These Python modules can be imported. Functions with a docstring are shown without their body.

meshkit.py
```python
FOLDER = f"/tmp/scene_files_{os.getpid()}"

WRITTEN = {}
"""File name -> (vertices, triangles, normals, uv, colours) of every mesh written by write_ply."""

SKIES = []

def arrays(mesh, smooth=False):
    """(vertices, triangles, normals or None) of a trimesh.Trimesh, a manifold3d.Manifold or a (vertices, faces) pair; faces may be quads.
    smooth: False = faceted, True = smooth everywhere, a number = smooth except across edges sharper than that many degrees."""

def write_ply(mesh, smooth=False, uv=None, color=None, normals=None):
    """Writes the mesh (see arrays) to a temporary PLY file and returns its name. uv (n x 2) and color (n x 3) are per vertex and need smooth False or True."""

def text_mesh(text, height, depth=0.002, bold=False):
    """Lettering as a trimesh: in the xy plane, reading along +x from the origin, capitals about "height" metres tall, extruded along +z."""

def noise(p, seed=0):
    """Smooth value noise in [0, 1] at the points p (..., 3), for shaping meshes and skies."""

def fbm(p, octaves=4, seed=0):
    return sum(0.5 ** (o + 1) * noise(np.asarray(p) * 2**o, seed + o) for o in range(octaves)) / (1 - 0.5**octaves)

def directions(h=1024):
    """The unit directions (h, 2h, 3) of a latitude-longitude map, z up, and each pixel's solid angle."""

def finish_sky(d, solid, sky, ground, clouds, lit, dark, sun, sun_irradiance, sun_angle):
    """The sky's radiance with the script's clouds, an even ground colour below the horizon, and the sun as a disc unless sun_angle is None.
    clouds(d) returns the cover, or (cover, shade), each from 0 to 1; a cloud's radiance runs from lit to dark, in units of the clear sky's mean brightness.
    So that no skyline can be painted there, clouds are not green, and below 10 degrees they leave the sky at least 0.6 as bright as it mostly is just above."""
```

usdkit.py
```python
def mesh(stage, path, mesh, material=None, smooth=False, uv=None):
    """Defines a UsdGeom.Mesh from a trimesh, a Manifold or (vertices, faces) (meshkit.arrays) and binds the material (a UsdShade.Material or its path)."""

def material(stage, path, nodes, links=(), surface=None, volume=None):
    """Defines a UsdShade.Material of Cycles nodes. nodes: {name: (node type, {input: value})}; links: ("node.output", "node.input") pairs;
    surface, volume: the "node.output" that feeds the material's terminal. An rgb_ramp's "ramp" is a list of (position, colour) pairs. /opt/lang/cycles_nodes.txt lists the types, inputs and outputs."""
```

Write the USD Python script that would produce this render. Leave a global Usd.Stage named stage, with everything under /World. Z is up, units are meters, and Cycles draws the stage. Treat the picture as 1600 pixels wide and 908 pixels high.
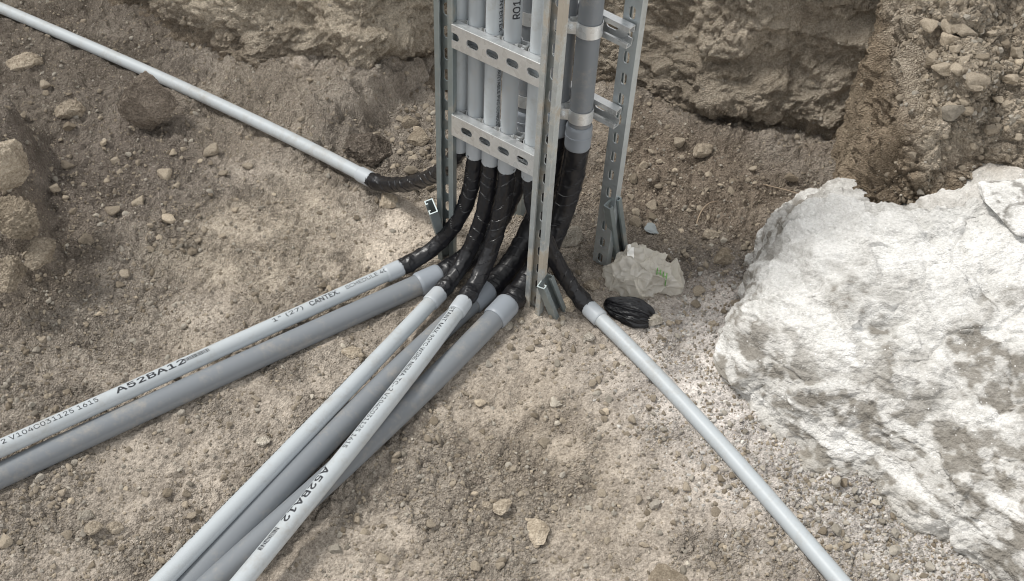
import math, random
import numpy as np
import trimesh, manifold3d
from scipy.spatial import cKDTree
from shapely.geometry import Polygon, LineString, Point
from shapely.geometry.polygon import orient
import usdkit, meshkit
from meshkit import noise, fbm
from pxr import Usd, UsdGeom, UsdLux, UsdShade, Gf, Sdf, Vt

stage = Usd.Stage.CreateInMemory()
UsdGeom.SetStageUpAxis(stage, UsdGeom.Tokens.z)
UsdGeom.SetStageMetersPerUnit(stage, 1.0)
UsdGeom.Xform.Define(stage, '/World')
UsdGeom.Scope.Define(stage, '/World/Looks')
rng = np.random.default_rng(7)

# ------------------------------------------------------------------ camera
W0, H0, FPX, CAMZ = 1600., 908., 1600., 1.70
_d = np.array([714 - W0 / 2, 2100 - H0 / 2, FPX]); _d /= np.linalg.norm(_d)
_fy = np.array([0, 0, 1.]) - _d * _d[2]; _fy /= np.linalg.norm(_fy)
_fx = np.cross(_fy, -_d)
RC = np.stack([_fx, _fy, -_d])                      # camera (right, down, forward) -> world
CAM = np.array([0, 0, CAMZ])
EXPOSURE = 1.0
cam = UsdGeom.Camera.Define(stage, '/World/camera')
r_, dn_, fw_ = RC @ [1, 0, 0], RC @ [0, 1, 0], RC @ [0, 0, 1]
cam.AddTransformOp().Set(Gf.Matrix4d(*map(float, [*r_, 0, *(-dn_), 0, *(-fw_), 0, *CAM, 1])))
cam.CreateHorizontalApertureAttr(36.0); cam.CreateVerticalApertureAttr(36.0 * H0 / W0)
cam.CreateFocalLengthAttr(36.0 * FPX / W0)
cam.CreateClippingRangeAttr(Gf.Vec2f(0.05, 500))
cam.CreateExposureAttr(EXPOSURE)

# ------------------------------------------------------------------ sky and light (overcast)
SUN = np.array([-0.50, 0.05, 0.86]); SUN /= np.linalg.norm(SUN)
SKY_STRENGTH, SUN_I = 0.070, 0.38
sky_mat = usdkit.material(stage, '/World/Looks/sky_light', {
    'sky': ('sky_texture', {'sky_type': 'single_scattering', 'sun_disc': False, 'sun_elevation': float(math.asin(SUN[2])),
                            'sun_rotation': float(math.atan2(SUN[0], SUN[1]))}),
    'tc': ('texture_coordinate', {}),
    'cl': ('noise_texture', {'scale': 2.0, 'detail': 5.0, 'roughness': 0.6}),
    'ramp': ('rgb_ramp', {'ramp': [(0.3, (6.2, 6.3, 6.4)), (0.7, (9.2, 9.15, 9.0))]}),
    'mx': ('mix_color', {'fac': 0.88, 'use_clamp': False}),
    'bg': ('background_shader', {'strength': SKY_STRENGTH})},
    [('tc.generated', 'cl.vector'), ('cl.fac', 'ramp.fac'), ('sky.color', 'mx.a'), ('ramp.color', 'mx.b'), ('mx.result', 'bg.color')],
    surface='bg.background')
dome = UsdLux.DomeLight.Define(stage, '/World/sky')
UsdShade.MaterialBindingAPI.Apply(dome.GetPrim()).Bind(sky_mat)
dome.GetPrim().SetCustomDataByKey('kind', 'structure')
sun = UsdLux.DistantLight.Define(stage, '/World/sun')
sun.CreateNormalizeAttr(True); sun.CreateIntensityAttr(SUN_I); sun.CreateAngleAttr(13.0); sun.CreateColorAttr(Gf.Vec3f(1.0, 0.97, 0.92))
_q = Gf.Rotation(Gf.Vec3d(0, 0, 1), Gf.Vec3d(*map(float, SUN))).GetQuat()
sun.AddOrientOp(UsdGeom.XformOp.PrecisionDouble).Set(Gf.Quatd(_q.GetReal(), _q.GetImaginary()))

# ------------------------------------------------------------------ helpers: points
def ray(x, y): return RC @ np.array([(x - W0 / 2) / FPX, (y - H0 / 2) / FPX, 1.])
def gz(x, y, z=0.0):
    r = ray(x, y); return CAM + r * ((z - CAMZ) / r[2])
def on_plane(x, y, p, n):
    r = ray(x, y); return CAM + r * (np.dot(np.asarray(p) - CAM, n) / np.dot(r, n))
def proj(P):
    c = (np.asarray(P, float) - CAM) @ RC
    return np.stack([W0 / 2 + FPX * c[..., 0] / c[..., 2], H0 / 2 + FPX * c[..., 1] / c[..., 2]], -1)
def unit(v): v = np.asarray(v, float); return v / np.linalg.norm(v)
def sstep(a, b, x): t = np.clip((x - a) / (b - a), 0, 1); return t * t * (3 - 2 * t)
def fb(p, s, o=4, seed=0): return fbm(np.asarray(p) * s, o, seed) - 0.5
def ridged(p, s, o=4, seed=0):
    out, a = 0, 0.5
    for k in range(o):
        out = out + a * (1 - np.abs(2 * noise(np.asarray(p) * s * 2 ** k, seed + k) - 1)); a *= 0.5
    return out - 0.5
def cells(p, size, seed, jitter=1.0):
    """distance to nearest and second nearest of jittered feature points, and a random value of the nearest one"""
    r = np.random.default_rng(seed); lo, hi = p.min(0) - 2 * size, p.max(0) + 2 * size
    n = np.maximum(((hi - lo) / size).astype(int) + 1, 1)
    g = np.stack(np.meshgrid(*[np.arange(k) for k in n], indexing='ij'), -1).reshape(-1, p.shape[1]).astype(float)
    g = lo + (g + 0.5 + jitter * (r.random(g.shape) - 0.5)) * size
    # keep only features near the surface
    d, i = cKDTree(g).query(p, k=2)
    rv = r.random(len(g)); cells.second = (rv[i[:, 1]], g[i[:, 1]])
    return d[:, 0] / size, d[:, 1] / size, rv[i[:, 0]], g[i[:, 0]]

# ------------------------------------------------------------------ helpers: prims
_used = {}
def numbered(path):
    if path not in _used: _used[path] = 0; return path
    _used[path] += 1; return f'{path}_{_used[path]:03d}'
def tag(prim, label=None, cat=None, group=None, kind=None):
    for k, v in (('label', label), ('category', cat), ('group', group), ('kind', kind)):
        if v: prim.SetCustomDataByKey(k, v)
    return prim
def thing(name, label, cat, loc=(0, 0, 0), group=None):
    x = UsdGeom.Xform.Define(stage, numbered('/World/' + name)); x.AddTranslateOp().Set(Gf.Vec3d(*map(float, loc)))
    return tag(x.GetPrim(), label, cat, group)
def obj(name, mesh, mat, parent=None, smooth=30, origin=None, color=None, grit=None):
    path = numbered((str(parent.GetPath()) if parent else '/World') + '/' + name)
    if origin is not None:
        v, f, _ = meshkit.arrays(mesh); mesh = trimesh.Trimesh(v - np.asarray(origin), f, process=False)
    m = usdkit.mesh(stage, path, mesh, mat, smooth=smooth)
    if color is not None:
        if grit is not None: UsdGeom.PrimvarsAPI(m).CreatePrimvar('grit', Sdf.ValueTypeNames.FloatArray, 'vertex').Set(Vt.FloatArray.FromNumpy(np.asarray(grit, np.float32)))
        UsdGeom.PrimvarsAPI(m).CreatePrimvar('tint', Sdf.ValueTypeNames.Color3fArray, 'vertex').Set(Vt.Vec3fArray.FromNumpy(np.asarray(color, np.float32)))
    return m.GetPrim()
def grid_faces(nu, nv):
    i = np.arange(nu * nv).reshape(nu, nv)
    a, b, c, d = i[:-1, :-1].ravel(), i[1:, :-1].ravel(), i[1:, 1:].ravel(), i[:-1, 1:].ravel()
    return np.concatenate([np.stack([a, b, c], 1), np.stack([a, c, d], 1)])
def grid_normals(P):
    n = np.cross(np.gradient(P, axis=0), np.gradient(P, axis=1)); return n / np.maximum(np.linalg.norm(n, axis=-1, keepdims=True), 1e-12)
def smooth_path(pts, n):
    from scipy.interpolate import CubicSpline
    pts = np.asarray(pts, float); s = np.r_[0, np.cumsum(np.linalg.norm(np.diff(pts, axis=0), axis=1))]
    return CubicSpline(s, pts)(np.linspace(0, s[-1], n))
def lin_path(pts, n):
    pts = np.asarray(pts, float); s = np.r_[0, np.cumsum(np.linalg.norm(np.diff(pts, axis=0), axis=1))]
    q = np.linspace(0, s[-1], n); return np.stack([np.interp(q, s, c) for c in pts.T], 1)
def tube(path, radius, seg=28, rfun=None, caps=True):
    path = np.asarray(path, float); n = len(path); T = np.gradient(path, axis=0); T /= np.linalg.norm(T, axis=1, keepdims=True)
    a = unit(np.cross(T[0], [0.3, 0.9, 0.31] if abs(T[0][2]) > .9 else [0, 0, 1.])); A = [a]
    for k in range(1, n):
        a = a - T[k] * np.dot(a, T[k]); a /= np.linalg.norm(a); A.append(a)
    A = np.array(A); B = np.cross(T, A); th = np.arange(seg) / seg * 2 * np.pi
    rad = np.broadcast_to(np.asarray(radius, float).reshape(-1, 1) if np.ndim(radius) else float(radius), (n, seg)).copy()
    s = np.r_[0, np.cumsum(np.linalg.norm(np.diff(path, axis=0), axis=1))]
    if rfun is not None: rad = rad + rfun(s[:, None], th[None, :], path)
    V = path[:, None] + rad[..., None] * (np.cos(th)[None, :, None] * A[:, None] + np.sin(th)[None, :, None] * B[:, None])
    V = V.reshape(-1, 3); i = np.arange(n * seg).reshape(n, seg); j = np.roll(i, -1, 1)
    F = np.concatenate([np.stack([i[:-1].ravel(), j[:-1].ravel(), j[1:].ravel()], 1), np.stack([i[:-1].ravel(), j[1:].ravel(), i[1:].ravel()], 1)])
    if caps:
        V = np.vstack([V, path[0], path[-1]]); c0, c1 = len(V) - 2, len(V) - 1
        F = np.vstack([F, np.stack([j[0], i[0], np.full(seg, c0)], 1), np.stack([i[-1], j[-1], np.full(seg, c1)], 1)])
    return trimesh.Trimesh(V, F, process=False)
def frame(mesh, o, x, y, z):
    """mesh given in axes x, y, z -> world"""
    v, f, _ = meshkit.arrays(mesh); return trimesh.Trimesh(np.asarray(o) + v @ np.stack([x, y, z]), f, process=False)

# ------------------------------------------------------------------ materials
def mat(name, nodes, links, surface='p.BSDF'): return usdkit.material(stage, '/World/Looks/' + name, nodes, links, surface=surface)
def soil_material(name, lo, hi, speck=(0.55, 0.50, 0.43), speck_amount=0.5, rough=0.95, bump=1.0, tinted=True, grit=False):
    nodes = {
        'tc': ('texture_coordinate', {}),
        'n1': ('noise_texture', {'scale': 9.0, 'detail': 8.0, 'roughness': 0.68}),
        'n2': ('noise_texture', {'scale': 150.0, 'detail': 7.0, 'roughness': 0.78}),
        'mxn': ('math', {'math_type': 'multiply_add', 'value2': 0.42}),
        'mxa': ('math', {'math_type': 'multiply', 'value2': 0.58}),
        'ramp': ('rgb_ramp', {'ramp': [(0.34, tuple(0.72 * x for x in lo)), (0.44, lo), (0.60, hi), (0.70, tuple(min(0.93, 1.22 * x) for x in hi))]}),
        'v1': ('voronoi_texture', {'scale': 190.0, 'randomness': 1.0}),
        'vs': ('separate_color', {}),
        'vr': ('rgb_ramp', {'ramp': [(1 - 0.28 * speck_amount, (0, 0, 0)), (1.0, (1, 1, 1))]}),
        'vd': ('rgb_ramp', {'ramp': [(0.12, (1, 1, 1)), (0.4, (0, 0, 0))]}),
        'vm': ('math', {'math_type': 'multiply'}),
        'spk': ('mix_color', {'b': speck}),
        'vb': ('voronoi_texture', {'scale': 260.0}),
        'bm0': ('math', {'math_type': 'multiply_add', 'value2': 0.8}),
        'bump': ('bump', {'strength': min(1.0, 0.9 * bump), 'distance': 0.012}),
        'p': ('principled_bsdf', {'roughness': rough, 'specular_ior_level': 0.15, 'diffuse_roughness': 0.6})}
    links = [('tc.object', 'n1.vector'), ('tc.object', 'n2.vector'), ('tc.object', 'v1.vector'), ('tc.object', 'vb.vector'),
             ('n2.fac', 'mxa.value1'), ('n1.fac', 'mxn.value1'), ('mxa.value', 'mxn.value3'), ('mxn.value', 'ramp.fac'),
             ('v1.color', 'vs.color'), ('vs.r', 'vr.fac'), ('v1.distance', 'vd.fac'), ('vr.color', 'vm.value1'), ('vd.color', 'vm.value2'),
             ('vm.value', 'spk.fac'), ('n2.fac', 'bm0.value1'), ('vb.distance', 'bm0.value3'), ('bm0.value', 'bump.height'), ('bump.normal', 'p.normal')]
    if tinted:
        nodes['at'] = ('attribute', {'attribute': 'tint'}); nodes['mul'] = ('mix_color', {'blend_type': 'multiply', 'fac': 1.0, 'use_clamp': False})
        links += [('ramp.color', 'mul.a'), ('at.color', 'mul.b'), ('mul.result', 'spk.a')]
    else:
        nodes['oi'] = ('object_info', {}); nodes['orr'] = ('rgb_ramp', {'ramp': [(0.0, (0.62, 0.6, 0.57)), (0.6, (1.0, 1.0, 1.0)), (0.93, (1.15, 1.14, 1.12)), (1.0, (1.5, 1.49, 1.46))]})
        nodes['mul'] = ('mix_color', {'blend_type': 'multiply', 'fac': 1.0, 'use_clamp': False})
        links += [('oi.random', 'orr.fac'), ('ramp.color', 'mul.a'), ('orr.color', 'mul.b'), ('mul.result', 'spk.a')]
    if grit:
        nodes['gr'] = ('attribute', {'attribute': 'grit'}); links.append(('gr.fac', 'bump.strength'))
    links.append(('spk.result', 'p.base_color'))
    return mat(name, nodes, links)

M = {}
M['floor'] = soil_material('pit_floor_soil', (0.25, 0.216, 0.179), (0.53, 0.468, 0.395), grit=True)
M['wall'] = soil_material('wall_soil', (0.255, 0.214, 0.165), (0.53, 0.462, 0.372), speck_amount=0.35, bump=1.2)
M['stone'] = soil_material('stone_soil', (0.28, 0.235, 0.18), (0.52, 0.455, 0.365), tinted=False, bump=0.6, speck_amount=0.2)
M['palestone'] = soil_material('pale_stone', (0.33, 0.30, 0.25), (0.54, 0.50, 0.44), tinted=False, bump=0.6, speck_amount=0.1)
M['clod'] = soil_material('dark_clod', (0.165, 0.138, 0.112), (0.38, 0.325, 0.27), tinted=False, bump=1.2, speck_amount=0.3)
M['chalk'] = soil_material('chalk', (0.58, 0.57, 0.545), (0.81, 0.80, 0.775), speck=(0.95, 0.94, 0.92), speck_amount=0.2, bump=0.45)

def plastic(name, c, rough=0.42, dirt=0.25, dirt_c=(0.36, 0.31, 0.24)):
    return mat(name, {
        'tc': ('texture_coordinate', {}), 'n': ('noise_texture', {'scale': 11.0, 'detail': 10.0, 'roughness': 0.8}),
        'r': ('rgb_ramp', {'ramp': [(0.50, (0, 0, 0)), (0.56, (0.25 * dirt,) * 3), (0.70, (dirt,) * 3)]}),
        'm': ('mix_color', {'a': c, 'b': dirt_c}),
        'n3': ('noise_texture', {'scale': 900.0, 'detail': 3.0}), 'rr': ('map_range', {'to_min': rough - 0.08, 'to_max': rough + 0.14}),
        'bp': ('bump', {'strength': 0.05, 'distance': 0.001}),
        'p': ('principled_bsdf', {'specular_ior_level': 0.4})},
        [('tc.object', 'n.vector'), ('tc.object', 'n3.vector'), ('n.fac', 'r.fac'), ('r.color', 'm.fac'), ('m.result', 'p.base_color'), ('n.fac', 'rr.value'),
         ('rr.result', 'p.roughness'), ('n3.fac', 'bp.height'), ('bp.normal', 'p.normal')])
M['pvc_light'] = plastic('light_grey_pvc', (0.40, 0.432, 0.45), dirt=0.55, dirt_c=(0.25, 0.215, 0.165))
M['pvc_dark'] = plastic('mid_grey_pvc', (0.178, 0.193, 0.208), dirt=0.55, dirt_c=(0.40, 0.35, 0.28))
M['pvc_mid'] = plastic('pale_grey_pvc', (0.31, 0.335, 0.352), dirt=0.4)
M['coupling'] = plastic('coupling_grey_pvc', (0.385, 0.415, 0.44), dirt=0.15)
M['coupling_dark'] = plastic('coupling_mid_grey_pvc', (0.25, 0.275, 0.305), dirt=0.15)
M['ink'] = mat('black_ink', {'p': ('principled_bsdf', {'base_color': (0.018, 0.02, 0.025), 'roughness': 0.5})}, [])
M['green_ink'] = mat('green_ink', {'p': ('principled_bsdf', {'base_color': (0.16, 0.36, 0.10), 'roughness': 0.5})}, [])
M['label'] = mat('white_paper', {'p': ('principled_bsdf', {'base_color': (0.80, 0.79, 0.75), 'roughness': 0.6})}, [])
M['tape'] = mat('black_pipe_tape', {
    'tc': ('texture_coordinate', {}), 'n': ('noise_texture', {'scale': 60.0, 'detail': 6.0, 'roughness': 0.7}), 'n1': ('noise_texture', {'scale': 18.0, 'detail': 9.0, 'roughness': 0.75}),
    'r': ('rgb_ramp', {'ramp': [(0.62, (0.006, 0.006, 0.0075)), (0.78, (0.05, 0.045, 0.04))]}), 'rr': ('map_range', {'to_min': 0.22, 'to_max': 0.5}),
    'bp': ('bump', {'strength': 0.2, 'distance': 0.0025}), 'p': ('principled_bsdf', {'specular_ior_level': 0.5})},
    [('tc.object', 'n.vector'), ('tc.object', 'n1.vector'), ('n1.fac', 'r.fac'), ('r.color', 'p.base_color'), ('n1.fac', 'rr.value'), ('rr.result', 'p.roughness'), ('n.fac', 'bp.height'), ('bp.normal', 'p.normal')])
def galv(name, c, rough, mud):
    return mat(name, {
        'tc': ('texture_coordinate', {}), 'v': ('voronoi_texture', {'scale': 90.0, 'randomness': 1.0}), 'vs': ('separate_color', {}),
        'n': ('noise_texture', {'scale': 22.0, 'detail': 8.0, 'roughness': 0.75}), 'n2': ('noise_texture', {'scale': 9.0, 'detail': 6.0, 'roughness': 0.7}),
        'r': ('rgb_ramp', {'ramp': [(0.3, tuple(x * 0.82 for x in c)), (0.7, c)]}),
        'mr': ('rgb_ramp', {'ramp': [(0.62 - 0.25 * mud, (0, 0, 0)), (0.70 - 0.22 * mud, (min(1, max(0.0, 0.35 + mud)),) * 3)]}),
        'cm': ('mix_color', {'b': (0.33, 0.285, 0.22)}), 'met': ('math', {'math_type': 'subtract', 'value1': 0.80}),
        'rg': ('map_range', {'to_min': rough - 0.03, 'to_max': rough + 0.09}), 'rg2': ('math', {'math_type': 'multiply_add', 'value2': 0.5}),
        'bp': ('bump', {'strength': 0.12, 'distance': 0.002}), 'p': ('principled_bsdf', {})},
        [('tc.object', 'v.vector'), ('v.color', 'vs.color'), ('tc.object', 'n.vector'), ('tc.object', 'n2.vector'), ('n.fac', 'r.fac'), ('n2.fac', 'mr.fac'),
         ('r.color', 'cm.a'), ('mr.color', 'cm.fac'), ('cm.result', 'p.base_color'), ('mr.color', 'met.value2'), ('met.value', 'p.metallic'),
         ('vs.r', 'rg.value'), ('mr.color', 'rg2.value1'), ('rg.result', 'rg2.value3'), ('rg2.value', 'p.roughness'), ('n.fac', 'bp.height'), ('bp.normal', 'p.normal')])
M['galv'] = galv('galvanised_steel', (0.60, 0.65, 0.665), 0.38, 0.05)
M['galv_mud'] = galv('muddy_galvanised_steel', (0.55, 0.585, 0.585), 0.42, 0.5)
M['zinc'] = galv('bright_zinc', (0.74, 0.755, 0.755), 0.34, -0.3)
M['galv_dark'] = galv('weathered_galvanised_steel', (0.33, 0.375, 0.38), 0.40, 0.2)
M['bag'] = mat('clear_plastic_film', {
    'tc': ('texture_coordinate', {}), 'n': ('noise_texture', {'scale': 30.0, 'detail': 6.0, 'roughness': 0.6}),
    'r': ('rgb_ramp', {'ramp': [(0.3, (0.74, 0.70, 0.62)), (0.7, (0.88, 0.85, 0.78))]}),
    'bp': ('bump', {'strength': 0.3, 'distance': 0.004}),
    'p': ('principled_bsdf', {'roughness': 0.12, 'specular_ior_level': 1.0, 'ior': 1.5}), 'tr': ('translucent_bsdf', {'color': (0.7, 0.68, 0.62)}),
    'tp': ('transparent_bsdf', {'color': (0.92, 0.91, 0.88)}), 'm1': ('mix_closure', {'fac': 0.35}), 'm2': ('mix_closure', {'fac': 0.30})},
    [('tc.object', 'n.vector'), ('n.fac', 'r.fac'), ('r.color', 'p.base_color'), ('n.fac', 'bp.height'), ('bp.normal', 'p.normal'),
     ('p.BSDF', 'm1.closure1'), ('tr.BSDF', 'm1.closure2'), ('m1.closure', 'm2.closure1'), ('tp.BSDF', 'm2.closure2')], surface='m2.closure')
M['rag'] = mat('blue_grey_plastic_scrap', {'p': ('principled_bsdf', {'base_color': (0.27, 0.30, 0.31), 'roughness': 0.6})}, [])
M['root'] = mat('dry_root', {'p': ('principled_bsdf', {'base_color': (0.36, 0.28, 0.20), 'roughness': 0.9})}, [])

# ------------------------------------------------------------------ layout: the stand
P1, P2, P3 = gz(699, 408), gz(834, 488), gz(940, 410)
P4 = P1 + P3 - P2
U = unit(P2 - P1); NF = np.array([U[1], -U[0], 0.]);
if NF[1] > 0: NF = -NF                                # front face normal, towards the camera
UP = np.array([0, 0, 1.])

# ------------------------------------------------------------------ layout: the conduits (pipe centre lines on the ground, from elbow outwards)
R1I, R15 = 0.0174, 0.0252
def ground_pipe(pix, zs): return np.array([gz(x, y, z) for (x, y), z in zip(pix, zs)])
PIPES = {
    'W': (R1I, ground_pipe([(580, 281), (300, 143), (0, 12)], [0.045, 0.024, 0.026])),
    'A': (R1I, ground_pipe([(627, 418), (300, 566), (0, 701)], [0.042, 0.058, 0.092])),
    'B': (R15, ground_pipe([(688, 430), (340, 587), (0, 743)], [0.030, 0.030, 0.052])),
    'C': (R1I, ground_pipe([(688, 457), (465, 690), (266, 895)], [0.045, 0.050, 0.055])),
    'D': (R15, ground_pipe([(762, 452), (600, 600), (318, 890)], [0.026, 0.026, 0.024])),
    'E': (R1I, ground_pipe([(726, 470), (575, 668), (385, 900)], [0.068, 0.072, 0.070])),
    'F': (R15, ground_pipe([(795, 474), (645, 625), (345, 900)], [0.034, 0.026, 0.024])),
    'X': (R1I, ground_pipe([(919, 480), (1090, 655), (1305, 900)], [0.038, 0.022, 0.022])),
}
for k, (r, p) in PIPES.items():
    e = p[-1] + (p[-1] - p[-2]) / np.linalg.norm(p[-1] - p[-2]) * 0.75
    PIPES[k] = (r, smooth_path(np.vstack([p, e]), 90))

# ------------------------------------------------------------------ the setting: terrain
WALL_PIX = [(-900, -330), (-300, -150), (60, -22), (190, 18), (300, 86), (400, 112), (480, 126), (575, 150), (650, 132), (720, 116), (850, 122), (985, 158), (1080, 212), (1180, 236), (1262, 252), (1330, 262)]
WALL_BASE = np.array([gz(x, y)[:2] for x, y in WALL_PIX])
WALL_LINE = LineString(WALL_BASE)
LEDGE_A, LEDGE_B = gz(515, 222)[:2], gz(668, 118)[:2]
ROCK_PIX = [(1345, 318), (1270, 326), (1190, 392), (1150, 455), (1128, 530), (1126, 606), (1172, 656), (1246, 704), (1318, 752), (1392, 800), (1462, 856), (1540, 924), (1640, 1015)]
ROCK_BASE = np.array([gz(x, y)[:2] for x, y in ROCK_PIX])
def seg_dist(xy, line):
    """distance of many points to a polyline (dense sampling)"""
    return cKDTree(lin_path(line, 1200)).query(xy)

def roughness_at(xy):
    """crumbly against trodden, dusty patches"""
    p = np.c_[xy, np.zeros(len(xy))]
    rough = sstep(0.40, 0.62, fbm(p * 4.1, 4, 23) + 0.35 * (fbm(p * 17, 3, 25) - 0.5))
    left = sstep(-0.60, -0.95, xy[:, 0]) * sstep(1.25, 1.6, xy[:, 1]); back = sstep(1.68, 1.95, xy[:, 1]) * sstep(0.12, 0.3, xy[:, 0])
    under = sstep(0.42, 0.2, np.linalg.norm(xy - gz(590, 200)[:2], axis=1))
    return np.clip(0.28 + 0.5 * rough + 0.8 * left + 0.7 * back + 0.6 * under, 0, 1)
HOLLOW = gz(630, 235)[:2]
BANK_E0, BANK_E1 = gz(75, 235)[:2], gz(98, 450)[:2]
def floor_height(xy):
    xy = np.asarray(xy, float); p = np.c_[xy, np.zeros(len(xy))]
    h = 0.030 * fb(p, 2.2, 3, 3) + 0.022 * fb(p, 7, 4, 11)
    rough = roughness_at(xy)
    # hollow
    hol = sstep(0.16, 0.08, np.hypot((xy[:, 0] - HOLLOW[0]) / 1.0, (xy[:, 1] - HOLLOW[1]) / 1.6)); rough = np.clip(rough + hol, 0, 1)
    h += (0.006 + 0.020 * rough) * fb(p, 24, 4, 31) + (0.003 + 0.006 * rough) * ridged(p, 42, 3, 37) + (0.0035 + 0.005 * rough) * fb(p, 85, 3, 41)
    wp = p[:, :2] + 0.012 * np.stack([fb(p, 40, 3, 43), fb(p, 40, 3, 47)], 1)
    for size, amp in ((0.032, 0.010), (0.014, 0.0055)):
        d1, d2, v, _ = cells(wp, size, int(size * 1e4)); h += amp * (0.12 + 0.88 * rough) * ((v - 0.45) * 0.9 + 0.6 * (0.5 - d1) - 0.6 * sstep(0.2, 0.0, d2 - d1))
    h += 0.032 * np.exp(-(np.linalg.norm(xy - gz(-40, 760)[:2], axis=1) / 0.30) ** 2)
    # ledge to the left of the stand, under the back wall
    a, b = LEDGE_A, LEDGE_B; t = unit(b - a); n = np.array([-t[1], t[0]])
    q = xy - a; side = q @ n + 0.035 * (fbm(p * 9, 4, 51) - 0.5) * 2; al = q @ t
    ledge = sstep(-0.06, 0.05, side + 0.07 * fb(p, 22, 3, 53) + 0.04 * fb(p, 60, 3, 55)) * sstep(-0.12, 0.15, al) * sstep(0.75, 0.02, side)
    h += 0.085 * ledge + 0.05 * ledge * (1 - ledge) * 4 * fb(p, 26, 4, 57)
    hollow = sstep(0.01, -0.05, side) * sstep(-0.3, -0.05, side) * sstep(0.0, 0.2, al)
    h -= 0.03 * hollow
    # left bank at the frame's edge and loose soil at the top left
    bt = unit(BANK_E1 - BANK_E0); bs = (xy - BANK_E0) @ np.array([bt[1], -bt[0]]); bl = (xy - BANK_E0) @ bt
    e = sstep(-0.01, 0.05, bs + 0.10 * (fbm(p * 6, 4, 61) - 0.5)) * sstep(-0.10, 0.05, bl) * sstep(0.62, 0.40, bl)
    h += e * (0.17 + 0.16 * fb(p, 8, 4, 63) + 0.05 * fb(p, 30, 3, 67))
    # debris apron at the foot of the back wall and of the chalk
    d, _ = seg_dist(xy, WALL_BASE); h += 0.045 * np.exp(-d / 0.10) * (0.5 + fbm(p * 10, 4, 71)) * sstep(0.0, 0.3, xy[:, 0] - 0.1)
    d2, _ = seg_dist(xy, ROCK_BASE); h += 0.03 * np.exp(-d2 / 0.09) * (0.4 + fbm(p * 8, 3, 73))
    return h
def carve(xy, h):
    r = np.random.default_rng(77)
    for k in range(26):                                                  # scrape and tool marks
        o = gz(r.uniform(100, 1250), r.uniform(260, 890))[:2]; a = r.uniform(0, np.pi); L = r.uniform(0.04, 0.16); t = np.array([math.cos(a), math.sin(a)]); q = xy - o
        al, ac = q @ t, q @ np.array([-t[1], t[0]]) + 0.006 * np.sin((q @ t) * 40 + k); wd = r.uniform(0.004, 0.012); dp = r.uniform(0.003, 0.009)
        h = h - dp * sstep(L, L * 0.6, np.abs(al)) * (np.exp(-(ac / wd) ** 2) - 0.45 * np.exp(-((np.abs(ac) - 2 * wd) / wd) ** 2))
    pb = np.c_[xy, np.zeros(len(xy))]; bn = sstep(0.40, 0.65, fbm(pb * 14, 3, 171)) * (0.6 + 0.8 * fbm(pb * 60, 3, 173))
    for k, (rr, p) in PIPES.items():
        d, _ = cKDTree(p[:, :2]).query(xy); h = h + 0.012 * bn * np.exp(-((d - rr * 1.35) / 0.013) ** 2)
    for k, (r, p) in PIPES.items():
        d, i = cKDTree(p[:, :2]).query(xy)
        pz = p[i, 2]; lim = pz - r + 0.006 + 0.45 * np.maximum(d - r * 0.9, 0)
        h = np.where(d < r * 2.2, np.minimum(h, lim), h)
    return h

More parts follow.
